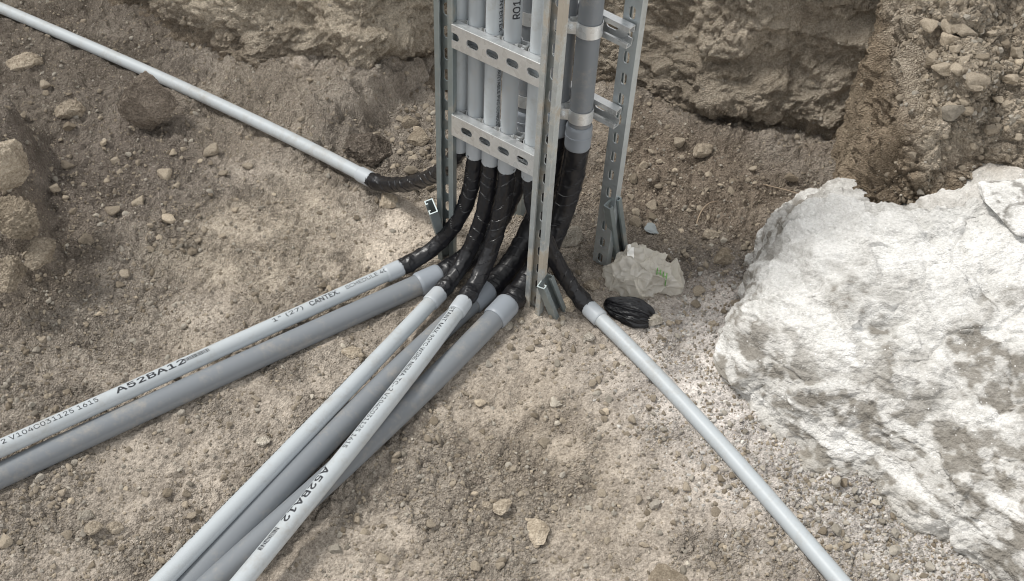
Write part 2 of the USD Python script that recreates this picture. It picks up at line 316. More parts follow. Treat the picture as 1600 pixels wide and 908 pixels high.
def soil_tint(xy, h=None):
    """how dry or damp, dusty or chalky the soil is from place to place"""
    p = np.c_[xy, np.zeros(len(xy))]; c = np.ones((len(xy), 3))
    def blob(pix, rad, col, amt, nz=0.6):
        o = gz(*pix)[:2]; d = np.linalg.norm(xy - o, axis=1) / rad + nz * (fbm(p * 6, 4, hash(pix) % 1000) - 0.5) * 2
        w = amt * sstep(1.0, 0.25, d); nonlocal c; c = c * (1 - w[:, None]) + w[:, None] * np.asarray(col)
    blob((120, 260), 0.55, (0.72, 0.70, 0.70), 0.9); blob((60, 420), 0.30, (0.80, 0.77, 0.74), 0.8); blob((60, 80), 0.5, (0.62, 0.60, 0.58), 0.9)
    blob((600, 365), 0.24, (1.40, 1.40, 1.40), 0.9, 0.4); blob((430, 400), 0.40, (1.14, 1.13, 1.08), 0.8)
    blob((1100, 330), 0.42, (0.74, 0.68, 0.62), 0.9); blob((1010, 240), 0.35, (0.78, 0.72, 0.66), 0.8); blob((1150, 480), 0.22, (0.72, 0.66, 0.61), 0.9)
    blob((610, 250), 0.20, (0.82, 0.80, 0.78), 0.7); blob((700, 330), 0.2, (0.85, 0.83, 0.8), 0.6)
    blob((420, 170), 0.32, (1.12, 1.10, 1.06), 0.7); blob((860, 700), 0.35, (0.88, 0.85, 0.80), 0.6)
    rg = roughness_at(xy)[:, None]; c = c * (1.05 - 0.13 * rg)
    d2, _ = seg_dist(xy, ROCK_BASE); w = (0.80 * np.exp(-(d2 / 0.20) ** 2) * sstep(0.25, 0.60, fbm(p * 7, 4, 83) + 0.27) * sstep(2.0, 1.6, xy[:, 1]))[:, None]
    c = c * (1 - w) + w * np.array([1.72, 1.85, 2.1])
    return c

def build_floor():
    ny, nx = 760, 780
    y = 0.80 * (3.65 / 0.80) ** (np.linspace(0, 1, ny)); s = np.linspace(-1, 1, nx)
    Y = np.repeat(y[:, None], nx, 1); X = s[None, :] * (0.36 + 0.62 * Y) + 0.03
    xy = np.stack([X.ravel(), Y.ravel()], 1)
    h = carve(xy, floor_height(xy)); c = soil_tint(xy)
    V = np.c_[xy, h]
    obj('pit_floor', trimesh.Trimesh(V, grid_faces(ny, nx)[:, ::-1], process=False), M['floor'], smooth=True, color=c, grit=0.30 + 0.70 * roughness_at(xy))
    return cKDTree(xy), V
floor_tree, FLOOR_V = build_floor()
tag(stage.GetPrimAtPath('/World/pit_floor'), kind='structure')
def ground_at(xy):
    return FLOOR_V[floor_tree.query(np.asarray(xy, float))[1], 2]

def crumble(P, N, amps, seed, squash=(1, 1, 1)):
    """displace a grid of points along its normals as broken soil"""
    sh = P.shape[:2]; p = P.reshape(-1, 3) * np.asarray(squash); d = np.zeros(len(p))
    for kind, s, a, k in amps:
        if kind == 'f': d += a * 2 * fb(p, s, 4, seed + k)
        elif kind == 'r': d += a * 2 * ridged(p, s, 4, seed + k)
        elif kind in 'pk':
            w = p + 0.30 / s * np.stack([fb(p, s * 1.7, 3, seed + k + q) for q in range(3)], 1)
            d1, d2, v, cen = cells(w, 1 / s, seed + k)
            if kind == 'p':
                v2, cen2 = cells.second; pl = []
                for vv, cc in ((v, cen), (v2, cen2)):
                    gdir = np.stack([np.sin(vv * 917.3), np.cos(vv * 631.7), np.sin(vv * 1277.1 + 1)], 1); pl.append(s * ((w - cc) * gdir).sum(1) + 0.5 * (vv - 0.5))
                m = 0.5 - 0.5 * sstep(0, 0.14, d2 - d1); d += a * (pl[0] * (1 - m) + pl[1] * m)
            else: d -= a * np.exp(-((d2 - d1) / 0.022) ** 2) * sstep(0.46, 0.6, fbm(p * s * 0.7, 3, seed + k + 5))
        elif kind == 'c':
            w = p + 0.35 / s * np.stack([fb(p, s * 1.5, 3, seed + k + q) for q in range(3)], 1)
            d1, d2, v, _ = cells(w, 1 / s, seed + k); m = 0.5 - 0.5 * sstep(0, 0.16, d2 - d1); v = v * (1 - m) + cells.second[0] * m; d += a * ((v - 0.5) * 1.3 - 0.9 * sstep(0.22, 0.0, d2 - d1) + 0.5 * (1 - d1))
    return P + N * d.reshape(*sh, 1), d.reshape(sh)

def build_wall():
    nu, nv = 1200, 190
    B = smooth_path(np.c_[WALL_BASE, np.zeros(len(WALL_BASE))], nu)
    # denser where the photograph looks
    T = np.gradient(B, axis=0); T /= np.linalg.norm(T, axis=1, keepdims=True); out = np.stack([T[:, 1], -T[:, 0], 0 * T[:, 0]], 1)
    out = np.where((out[:, 1:2] > 0), -out, out)                                    # faces the camera
    t = np.linspace(0, 1, nv) ** 1.9 * 1.25 - 0.06
    lean = 0.34 * t + 0.03 * np.sin(t * 9)
    px = proj(B)[:, 0]
    under = 0.055 * np.exp(-((t - 0.03) / 0.05) ** 2)                                # hollow at the foot
    uw = 0.35 + 0.65 * np.maximum(sstep(980, 1060, px), sstep(560, 600, px) * sstep(720, 690, px)); bulge = 0.05 * np.exp(-((px - 1090) / 110) ** 2) + 0.04 * np.exp(-((px - 420) / 200) ** 2)
    P = B[:, None] + out[:, None] * (-lean[None, :, None] - uw[:, None, None] * under[None, :, None] + bulge[:, None, None] * sstep(0.02, 0.14, t)[None, :, None]) + t[None, :, None] * UP
    N = grid_normals(P); N = np.where((N[..., 1:2] > 0), -N, N)
    P, d = crumble(P, N, [('f', 2.6, 0.06, 0), ('f', 8, 0.035, 5), ('p', 6, 0.030, 9), ('p', 17, 0.014, 13), ('p', 40, 0.0075, 14), ('f', 26, 0.013, 15), ('c', 48, 0.0065, 17), ('f', 80, 0.006, 21)], 300, (0.9, 0.9, 1.25))
    q = P.reshape(-1, 3); z = q[:, 2]; pxx = proj(q)[:, 0]
    c = np.ones((len(q), 3)) * 0.95; n1 = fbm(q * 3.2, 4, 401)[:, None]
    c *= 0.75 + 0.5 * n1
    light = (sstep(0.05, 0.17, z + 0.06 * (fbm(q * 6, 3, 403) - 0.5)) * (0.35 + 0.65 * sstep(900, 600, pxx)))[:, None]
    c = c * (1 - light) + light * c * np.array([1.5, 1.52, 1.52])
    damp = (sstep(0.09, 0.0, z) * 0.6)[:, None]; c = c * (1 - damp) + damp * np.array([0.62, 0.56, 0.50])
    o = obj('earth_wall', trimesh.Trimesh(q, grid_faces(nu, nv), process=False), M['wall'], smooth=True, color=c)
    tag(o, kind='structure'); return P
WALL_P = build_wall()

# ------------------------------------------------------------------ right bank of soil and gravel behind the chalk
def loft(rows, nu, nv):
    """rows: control polylines of the same number of points, bottom to top"""
    from scipy.interpolate import PchipInterpolator
    R = np.array([smooth_path(r, nu) for r in rows])                                 # rows, nu, 3
    t = np.linspace(0, 1, len(rows)); return PchipInterpolator(t, R, axis=0)(np.linspace(0, 1, nv)).transpose(1, 0, 2)
def build_bank():
    foot = [gz(1345, 235, -0.02), gz(1292, 262, -0.03), gz(1300, 318, 0.02), gz(1355, 322, 0.20), gz(1392, 290, 0.275), gz(1440, 284, 0.305), gz(1520, 246, 0.33), gz(1610, 255, 0.33), gz(1730, 250, 0.34), gz(1900, 240, 0.34)]
    foot = np.array(foot); back = np.array([[0.10, 0.75, 0]] + [[0.16, 0.55, 0]] * 1 + [[0.22, 0.62, 0]] * 8)
    r0 = foot + [0, -0.03, -0.05]; r1 = foot + [0.0, 0.0, 0.02]
    m = np.array([[0.03, 0.10, 0.14], [0.03, 0.05, 0.22], [0.03, 0.07, 0.17]] + [[0.04, 0.10, 0.13]] * 7)
    r2 = foot + m; r3 = foot + m * [2, 2.3, 1.9] + [0, 0.03, 0]; top = foot + back; top[:, 2] = 0.95 + 0.1 * np.arange(10) / 9
    top2 = top + [0.3, 0.6, 0.12]
    P = loft([r0, r1, r2, r3, top, top2], 520, 340)
    N = grid_normals(P); N = np.where((N[..., 1:2] > 0), -N, N)
    s = np.linspace(0, 1, 520)[:, None]
    rough = (0.45 + 0.55 * sstep(0.25, 0.33, s + 0.02 * np.sin(np.linspace(0, 9, 340))[None]))
    Q, d = crumble(P, N, [('f', 3, 0.05, 0), ('f', 8, 0.045, 5), ('p', 8, 0.030, 9), ('c', 19, 0.014, 17), ('f', 30, 0.012, 19), ('c', 55, 0.006, 21), ('f', 90, 0.005, 25)], 500)
    P = P + (Q - P) * rough[..., None]
    q = P.reshape(-1, 3); px = proj(q)
    c = np.ones((len(q), 3)) * (0.98 + 0.6 * fbm(q * 6, 4, 511)[:, None])
    brown = (sstep(0.44, 0.34, q[:, 2] + 0.12 * sstep(1330, 1480, px[:, 0]) - 0.06 + 0.10 * (fbm(q * 7, 4, 513) - 0.5)) * 0.85)[:, None]; c = c * (1 - brown) + brown * np.array([0.70, 0.635, 0.56]) * (0.7 + 0.6 * fbm(q * 14, 3, 517)[:, None])
    slab = (1 - rough.reshape(-1, 1)) * 0.9; c = c * (1 - slab) + slab * np.array([0.80, 0.76, 0.70])
    o = obj('soil_bank', trimesh.Trimesh(q, grid_faces(520, 340), process=False), M['wall'], smooth=True, color=c)
    tag(o, kind='structure'); return P
BANK_P = build_bank()

# ------------------------------------------------------------------ chalk boulder
def build_chalk():
    base = np.c_[ROCK_BASE, np.full(len(ROCK_BASE), -0.03)]
    n = len(base)
    topz = [0.10, 0.20, 0.26, 0.30, 0.32, 0.33, 0.34, 0.35, 0.36, 0.36, 0.36, 0.36, 0.36]
    toppix = [(1400, 330), (1390, 332), (1410, 330), (1440, 330), (1470, 325), (1510, 318), (1560, 310), (1610, 305), (1670, 310), (1740, 330), (1820, 370), (1900, 440), (2000, 540)]
    top = np.array([gz(x, y, z) for (x, y), z in zip(toppix, topz)])
    def mid(f, fz): m = base + (top - base) * f; m[:, 2] = np.array(topz) * fz; return m
    rows = [base, mid(0.03, 0.16), mid(0.08, 0.34), mid(0.18, 0.55), mid(0.38, 0.74), mid(0.68, 0.9), top, top + np.array([0.12, 0.18, -0.02])]
    nu, nv = 620, 420
    P = loft(rows, nu, nv); N = grid_normals(P); N = np.where(N[..., 2:] < 0, -N, N)
    p = P.reshape(-1, 3)
    Q, d = crumble(P, N, [('f', 3.0, 0.045, 0), ('f', 7, 0.014, 5), ('p', 5.5, 0.022, 9), ('p', 12, 0.012, 13), ('p', 26, 0.0055, 14), ('k', 6, 0.007, 29), ('f', 24, 0.006, 21), ('f', 60, 0.0035, 27), ('c', 60, 0.0022, 31)], 700)
    v = np.repeat(np.linspace(0, 1, nv)[None], nu, 0).ravel(); p = P.reshape(-1, 3)
    pw = p + 0.02 * np.stack([fb(p, 9, 3, 780 + k) for k in range(3)], 1)
    groove = ridged(np.c_[(pw[:, 0] - pw[:, 1]) * 3.0, (pw[:, 0] + pw[:, 1]) * 15, pw[:, 2] * 26], 1.0, 4, 791) * sstep(0.60, 0.25, v)
    Q = Q + N * (0.016 * groove).reshape(nu, nv, 1)
    q = Q.reshape(-1, 3)
    c = np.ones((len(q), 3))
    w = q + 0.05 * np.stack([fb(q, 6, 3, 720 + k) for k in range(3)], 1)
    low = sstep(0.85, 0.25, v); g = sstep(0.57 - 0.07 * low, 0.66 - 0.07 * low, fbm(w * 6.0, 5, 731)) * 0.85                                # dirty grey patches
    streak = sstep(0.40, 0.52, fbm(np.c_[w[:, 0] * 3.5 - w[:, 1] * 3.5, (w[:, 0] + w[:, 1]) * 13, w[:, 2] * 24], 5, 741)) * sstep(0.72, 0.30, v + 0.25 * fb(q, 5, 3, 745))
    g = np.clip(g + 0.9 * streak, 0, 0.92) * (0.35 + 0.65 * sstep(0.40, 0.56, fbm(q * 42, 4, 751)))
    c = c * (1 - g[:, None]) + g[:, None] * np.array([0.34, 0.315, 0.28])
    dirt = sstep(0.17, 0.02, v + 0.10 * fb(q, 9, 3, 761)) * 0.75; c = c * (1 - dirt[:, None]) + dirt[:, None] * np.array([0.46, 0.42, 0.36])
    cover = sstep(0.86, 1.0, v + 0.20 * fb(q, 7, 4, 765))[:, None] * 0.6; c = c * (1 - cover) + cover * np.array([0.50, 0.43, 0.35])
    o = obj('chalk_boulder', trimesh.Trimesh(q, grid_faces(nu, nv), process=False), M['chalk'], smooth=True, color=c)
    tag(o, 'huge white chalky boulder with grey smears filling the lower right, beside the grey pipe', 'boulder')
    return Q
CHALK_P = build_chalk()
def build_slab():
    q = CHALK_P.reshape(-1, 3); o = q[cKDTree(proj(q)).query([1606, 360])[1]] + [0.03, 0.06, 0.012]
    m = rock(241, 6, 0.12, 0.42, True, 0.02); v = m.vertices * 0.135; v[:, 1] *= 0.9; n = m.vertex_normals
    v = v + n * (0.016 * fb(v, 11, 4, 5) + 0.006 * fb(v, 40, 4, 7))[:, None]; a = -0.45; v[:, :2] = v[:, :2] @ np.array([[math.cos(a), math.sin(a)], [-math.sin(a), math.cos(a)]])
    c = np.ones((len(v), 3)); g = sstep(0.47, 0.56, fbm(v * 16 + 3, 5, 31)) * 0.8 * sstep(0.4, 0.56, fbm(v * 70, 3, 33)); c = c * (1 - g[:, None]) + g[:, None] * np.array([0.30, 0.285, 0.26])
    t = thing('chalk_slab', 'thick white chalk slab lying on top of the boulder at the right edge', 'slab', o)
    obj('body', trimesh.Trimesh(v, m.faces, process=False), M['chalk'], t, smooth=True, color=c)
SLAB_LATER = build_slab

# ------------------------------------------------------------------ far ground (outside the frame, to the horizon)
def build_far():
    g = np.unique(np.r_[np.linspace(-60, -6, 28), np.linspace(-6, 6, 121), np.linspace(6, 60, 28)])
    X, Y = np.meshgrid(g, g, indexing='ij'); xy = np.stack([X.ravel(), Y.ravel()], 1)
    dx = np.maximum(np.maximum(-3.4 - xy[:, 0], xy[:, 0] - 2.6), 0); dy = np.maximum(np.maximum(-2.6 - xy[:, 1], xy[:, 1] - 3.75), 0)
    d = np.hypot(dx, dy); p = np.c_[xy, 0 * d]
    z = -0.09 + 1.15 * sstep(0, 0.55, d) + 0.06 * fb(p, 0.8, 4, 91) * sstep(0, 0.5, d)
    o = obj('ground', trimesh.Trimesh(np.c_[xy, z], grid_faces(len(g), len(g)), process=False), M['floor'], smooth=True, color=np.ones((len(xy), 3)) * 0.9, grit=np.ones(len(xy)))
    tag(o, kind='structure')
build_far()

# ------------------------------------------------------------------ stones
def rock(seed, sub=3, rough=0.16, flat=0.75, angular=True, detail=0.05, cut=(0.48, 0.88)):
    r = np.random.default_rng(seed)
    m = trimesh.creation.icosphere(subdivisions=sub); v = m.vertices.copy()
    if angular:
        k = 15; nrm = r.normal(size=(k, 3)); nrm /= np.linalg.norm(nrm, axis=1, keepdims=True); h = r.uniform(*cut, k)
        for a, b in zip(nrm, h):
            over = v @ a - b; v = v - np.where(over > 0, over * 0.96, 0)[:, None] * a
    v = v * (1 + rough * 2 * fb(v + seed * 3.1, 1.3, 3, seed)[:, None] + detail * 2 * fb(v + seed, 5, 3, seed + 9)[:, None])
    v *= np.array([1, r.uniform(0.68, 0.95), flat * r.uniform(0.8, 1.1)])
    m = trimesh.Trimesh(v, m.faces, process=False); return m
def place(mesh, o, size, rz, tilt=(0, 0)):
    T = trimesh.transformations; m = mesh.copy(); m.apply_scale(size)
    m.apply_transform(T.euler_matrix(tilt[0], tilt[1], rz)); m.apply_translation(o); return m
exec_named = []
SLAB_LATER()
def named_stone(name, pix, width_px, label, cat, material, seed, flat=0.75, sub=4, sink=0.3, rz=0.0, zb=None, angular=True, rough=0.16, detail=0.05, tilt=(0, 0), cut=(0.55, 0.9), crust=0.0):
    o = gz(*pix, zb if zb is not None else 0.01); z = ground_at(o[None, :2])[0] if zb is None else zb
    o = gz(*pix, z + 0.01); half = 0.5 * width_px / FPX * np.linalg.norm(o - CAM) * 0.98
    m = rock(seed, sub, rough, flat, angular, detail, cut)
    if crust: vv = m.vertices; m = trimesh.Trimesh(vv + m.vertex_normals * (crust * (2 * fb(vv, 7, 4, seed + 2) + 1.2 * fb(vv, 22, 3, seed + 3)))[:, None], m.faces, process=False)
    m = place(m, (0, 0, 0), half, rz, tilt)
    c = np.array([o[0], o[1], 0.0]); hgt = -m.vertices[:, 2].min(); c[2] = z + hgt * (1 - 2 * sink) if zb is None else z + hgt * (1 - 2 * sink)
    t = thing(name, label, cat, c); obj('body', m, material, t, smooth=50 if not angular else 28); exec_named.append((c, half)); return t
named_stone('dirt_clod', (236, 192), 100, 'large dark brown clod of earth leaning on the long pipe at the upper left', 'clod', M['clod'], 8, flat=1.25, sub=5, rz=0.6, rough=0.10, detail=0.05, sink=0.10, cut=(0.5, 0.8), crust=0.045)
named_stone('dirt_clod', (575, 236), 74, 'dark rounded clod of earth behind the pipe end, left of the steel stand', 'clod', M['clod'], 12, flat=0.75, sub=5, rough=0.2, detail=0.06, cut=(0.65, 0.95), crust=0.10)
named_stone('stone', (892, 374), 50, 'smooth pale stone beside the thick black elbow, right of the front post', 'stone', M['palestone'], 21, flat=0.9, rz=0.7)
named_stone('stone', (608, 312), 42, 'flat brown stone under the taped elbow left of the stand', 'stone', M['stone'], 25, rz=0.3)
named_stone('stone', (924, 442), 28, 'small rounded pinkish stone between the right elbow and the plastic bag', 'stone', M['stone'], 31)
named_stone('stone', (893, 475), 34, 'yellowish stone tucked under the right black elbow', 'stone', M['stone'], 33, rz=0.8)
named_stone('stone', (922, 524), 26, 'angular beige stone beside the right grey pipe, below its coupling', 'stone', M['palestone'], 38)
named_stone('stone', (791, 503), 30, 'upright beige stone beside the thick pipe coupling in front of the post', 'stone', M['palestone'], 41, rz=1.2)
named_stone('stone', (10, 268), 92, 'pale yellowish rock at the left edge on top of the dark bank', 'rock', M['stone'], 45, flat=1.0, sub=5, rz=1.4, detail=0.08, crust=0.07)
named_stone('dirt_clod', (22, 345), 92, 'big lumpy clod of the left bank just below the pale yellowish rock', 'clod', M['stone'], 145, flat=0.9, sub=5, crust=0.12, cut=(0.48, 0.85), sink=0.3)
named_stone('dirt_clod', (62, 398), 58, 'brown broken clod at the right side of the left bank', 'clod', M['stone'], 147, flat=0.8, sub=5, rz=0.9, crust=0.12, cut=(0.48, 0.85), sink=0.3)
named_stone('dirt_clod', (8, 432), 84, 'lowest lumpy clod of the left bank, cut by the left edge', 'clod', M['stone'], 149, flat=0.7, sub=5, rz=1.9, crust=0.12, cut=(0.48, 0.85), sink=0.3)
named_stone('dirt_clod', (110, 172), 44, 'crusty clod in the loose soil left of the big dark clod', 'clod', M['stone'], 151, flat=0.7, sub=4, rz=1.1, crust=0.10, cut=(0.6, 0.95))
named_stone('dirt_clod', (38, 100), 52, 'crusty clod just below the upper left end of the long pipe', 'clod', M['stone'], 153, flat=0.6, sub=4, rz=0.2, crust=0.10, cut=(0.6, 0.95))
named_stone('stone', (409, 686), 28, 'flat whitish stone alone on the bare dirt between the two pipe bundles', 'stone', M['palestone'], 49, flat=0.4)
named_stone('stone', (142, 824), 36, 'largest stone of the small cluster at the lower left', 'stone', M['stone'], 51, flat=0.6)
named_stone('stone', (179, 822), 26, 'rounded stone just right of the largest in the lower left cluster', 'stone', M['stone'], 53, flat=0.7)
named_stone('stone', (131, 803), 30, 'whitish stone just above the largest in the lower left cluster', 'stone', M['palestone'], 57, flat=0.6)
named_stone('stone', (550, 548), 34, 'beige stone between the thick left pipe and the middle bundle', 'stone', M['stone'], 59, flat=0.6)
named_stone('stone', (786, 789), 34, 'broad brown stone in the lower centre of the dirt', 'stone', M['stone'], 61, flat=0.5)
named_stone('stone', (762, 787), 24, 'rounded brown stone left of the broad one in the lower centre', 'stone', M['stone'], 63, flat=0.7)
named_stone('dirt_clod', (838, 830), 56, 'long cracked clod of dirt below the broad stone in the lower centre', 'clod', M['stone'], 65, flat=0.45, rz=2.2)
named_stone('stone', (746, 748), 22, 'small black and white chip in the bare dirt of the lower centre', 'stone', M['clod'], 67, flat=0.5)
named_stone('stone', (1018, 500), 40, 'pale stone peeping out below the clear plastic bag', 'stone', M['palestone'], 161, flat=0.7, rz=0.5)
named_stone('dirt_clod', (1132, 400), 46, 'brown flat clod half way between the plastic bag and the chalk boulder', 'clod', M['stone'], 69, flat=0.6, rz=0.8)
named_stone('dirt_clod', (1098, 234), 40, 'brown clod at the foot of the back wall right of the stand', 'clod', M['stone'], 71, flat=0.7)
named_stone('stone', (1110, 364), 30, 'grey brown stone between the small blue grey scrap and the chalk boulder', 'stone', M['stone'], 73, flat=0.7)
named_stone('dirt_clod', (1040, 905), 70, 'wide crusty clod at the bottom edge of the picture', 'clod', M['stone'], 75, flat=0.4)
named_stone('stone', (655, 215), 44, 'angular brown clod in the rubble behind the left post', 'clod', M['stone'], 77)
named_stone('stone', (640, 190), 30, 'ochre stone in the hollow behind the left post', 'stone', M['stone'], 79)

PROTO_N = 9
UsdGeom.Scope.Define(stage, '/World/Looks/forms')
def class_proto(name, mesh, material):
    c = stage.CreateClassPrim('/World/Looks/forms/' + name) if False else stage.CreateClassPrim('/_' + name)
    x = UsdGeom.Xform.Define(stage, c.GetPath()); stage.GetPrimAtPath(c.GetPath()).SetSpecifier(Sdf.SpecifierClass)
    usdkit.mesh(stage, str(c.GetPath()) + '/body', mesh, material, smooth=35); return c.GetPath()
protos = {}
for mname in ('stone', 'palestone', 'clod'):
    protos[mname] = [class_proto(f'{mname}_form_{k}', rock(900 + k, 3, 0.22, 0.72, True, 0.09), M[mname]) for k in range(PROTO_N)]
TAKEN = []
for k, (r, p) in PIPES.items(): TAKEN.append((p[:, :2], r))
def free(xy, rad):
    for p, r in TAKEN:
        if np.min(np.linalg.norm(p - xy, axis=1)) < r + rad * 0.9: return False
    for c, h in exec_named:
        if np.hypot(*(c[:2] - xy)) < h + rad: return False
    return True
LANDMARKS = [((60, 520), 'near the left edge above the printed conduit'), ((200, 470), 'in the grey crumbs left of the printed conduit'), ((330, 400), 'on the tan dirt left of centre'),
    ((450, 330), 'on the tan dirt below the long upper pipe'), ((560, 345), 'on the pale dirt beside the left post'), ((420, 470), 'just above the middle of the printed conduit'),
    ((40, 130), 'in the loose soil of the top left corner'), ((140, 130), 'left of the big dark clod'), ((250, 250), 'below the big dark clod'), ((120, 300), 'on the slope right of the pale rock'),
    ((90, 420), 'at the foot of the left bank'), ((330, 280), 'below the middle of the long upper pipe'), ((60, 820), 'left of the lower left stone cluster'), ((220, 790), 'right of the lower left stone cluster'),
    ((260, 690), 'under the thick left conduit'), ((430, 600), 'half way between the two bundles'), ((590, 520), 'between the bundles near the couplings'), ((350, 740), 'beside the flat whitish stone'),
    ((850, 540), 'in front of the front post'), ((720, 660), 'along the right side of the middle bundle'), ((900, 640), 'in the gravelly patch left of the right conduit'), ((1010, 720), 'left of the middle of the right conduit'),
    ((600, 790), 'at the lower end of the middle bundle'), ((780, 730), 'above the broad stone of the lower centre'), ((900, 840), 'right of the cracked clod'), ((1120, 840), 'left of the lower end of the right conduit'),
    ((680, 880), 'at the bottom edge left of the cracked clod'), ((1020, 220), 'at the wall foot right of the stand'), ((1150, 270), 'at the wall foot near the corner'), ((1040, 320), 'around the blue grey scrap'),
    ((1150, 350), 'between the scrap and the chalk boulder'), ((1110, 470), 'right of the clear plastic bag'), ((1060, 550), 'below the clear plastic bag'), ((1220, 320), 'by the root behind the chalk boulder'),
    ((620, 260), 'in the hollow left of the left post'), ((660, 180), 'against the wall behind the left post'), ((1110, 610), 'at the left corner of the chalk boulder'), ((1240, 730), 'half way along the foot of the chalk boulder'),
    ((1400, 860), 'at the lower end of the chalk boulder'), ((1450, 60), 'on the left side of the upper right heap'), ((1560, 60), 'at the top of the upper right heap'), ((1520, 150), 'in the middle of the upper right heap'), ((1590, 170), 'low at the right edge of the upper heap')]
LM_TREE = cKDTree([l[0] for l in LANDMARKS]); SCATTERED = []
ORD = ['leftmost', 'second from the left', 'third from the left', 'fourth from the left', 'fifth from the left', 'sixth from the left', 'seventh from the left', 'eighth from the left', 'ninth from the left', 'tenth from the left', 'eleventh from the left', 'twelfth from the left', 'thirteenth from the left', 'fourteenth from the left', 'fifteenth from the left', 'sixteenth from the left', 'seventeenth from the left', 'eighteenth from the left', 'nineteenth from the left', 'twentieth from the left']
def label_scattered():
    sets = {}
    for t, o, size, cat in SCATTERED: px = proj(o); sets.setdefault((int(LM_TREE.query(px)[1]), cat), []).append((px[0], size, t))
    for (i, cat), L in sets.items():
        L.sort(key=lambda e: e[0]); phrase = LANDMARKS[i][1]; big = max(e[1] for e in L)
        for k, (x, size, t) in enumerate(L):
            if len(L) == 1: lab = f'small loose {cat} {phrase}'
            elif size == big: lab = f'largest loose {cat} {phrase}'
            else: lab = f'small {cat} {phrase}, {ORD[k]}' if k < len(L) - 1 else f'small {cat} {phrase}, rightmost'
            t.SetCustomDataByKey('label', lab)
def scatter_things(n, polygon_pix, rad, label, cat, group, names=('stone',), surface=None, name='stone', seed=0, dens=None):
    r = np.random.default_rng(seed); poly = Polygon(polygon_pix); x0, y0, x1, y1 = poly.bounds; k = 0; tries = 0
    while k < n and tries < n * 60:
        tries += 1; px, py = r.uniform(x0, x1), r.uniform(y0, y1)
        if not poly.contains(Point(px, py)): continue
        size = rad[0] * (rad[1] / rad[0]) ** (r.random() ** 2.2)
        if surface is None:
            o = gz(px, py); z = ground_at(o[None, :2])[0]; o = gz(px, py, z); o[2] = z
            if not free(o[:2], size): continue
            if dens is not None and r.random() > dens(o): continue
            sink = r.uniform(0.0, 0.35)
            o = np.array([o[0], o[1], z + size * 0.6 * (0.8 - 2 * sink)])
        else:
            tr, V = surface; i = tr.query([px, py])[1]; o = V[i] + unit(CAM - V[i]) * size * 0.35
        q = protos[names[r.integers(len(names))]][r.integers(PROTO_N)]
        t = thing(name, label, cat, o, group); xf = UsdGeom.Xformable(t)
        xf.AddRotateXYZOp().Set(Gf.Vec3f(float(r.uniform(-25, 25)), float(r.uniform(-25, 25)), float(r.uniform(0, 360)))); xf.AddScaleOp().Set(Gf.Vec3f(*[float(size)] * 3))
        t.GetReferences().AddInternalReference(q); t.SetInstanceable(True); k += 1; SCATTERED.append((t, o, size, cat))
        exec_named.append((o, size * 0.8))
scatter_things(46, [(0, 560), (0, 480), (560, 250), (620, 380), (300, 520)], (0.006, 0.017), 'small stone lying on the dirt between the long pipe and the upper left bundle', 'stone', 'small stones left of the stand', ('stone', 'stone', 'stone', 'stone', 'stone', 'palestone'), seed=1)
scatter_things(42, [(0, 90), (160, 110), (420, 230), (330, 330), (120, 460), (0, 450)], (0.010, 0.030), 'dark crumbly clod in the loose soil at the left', 'clod', 'dark clods in the loose soil at the left', ('stone',), name='dirt_clod', seed=2)
scatter_things(50, [(0, 790), (700, 500), (640, 560), (250, 890), (0, 908)], (0.006, 0.016), 'small stone on the dirt between the left bundle and the middle bundle', 'stone', 'small stones between the bundles', ('stone', 'stone', 'stone', 'stone', 'stone', 'palestone'), seed=3)
scatter_things(80, [(790, 510), (900, 490), (1280, 900), (430, 900)], (0.006, 0.016), 'small stone on the dirt between the middle bundle and the right pipe', 'stone', 'small stones in front of the stand', ('stone', 'stone', 'stone', 'stone', 'stone', 'palestone'), seed=4)
scatter_things(60, [(955, 190), (1180, 245), (1280, 300), (1150, 480), (1120, 580), (1000, 520), (1080, 430), (985, 400)], (0.009, 0.028), 'brown clod on the rough floor between the right post and the chalk boulder', 'clod', 'brown clods behind the plastic bag', ('stone',), name='dirt_clod', seed=5)
scatter_things(34, [(540, 230), (690, 150), (690, 290), (640, 300)], (0.009, 0.026), 'clod of the rubble in the hollow left of the left post', 'clod', 'rubble clods left of the left post', ('stone',), name='dirt_clod', seed=6)
scatter_things(40, [(1080, 600), (1140, 590), (1520, 905), (1320, 905)], (0.006, 0.018), 'chalky white stone in the dust between the right pipe and the boulder', 'stone', 'chalky stones along the boulder foot', ('palestone',), seed=7)
_bq = BANK_P.reshape(-1, 3); _bs = _bq[::3]
BANK_SURF = (cKDTree(proj(_bs)), _bs)
scatter_things(48, [(1430, 0), (1600, 0), (1600, 215), (1480, 180)], (0.010, 0.034), 'rounded grey brown stone in the gravel heap at the upper right', 'stone', 'stones of the upper right heap', ('stone', 'stone', 'stone', 'stone', 'stone', 'palestone'), surface=BANK_SURF, seed=8)

label_scattered()
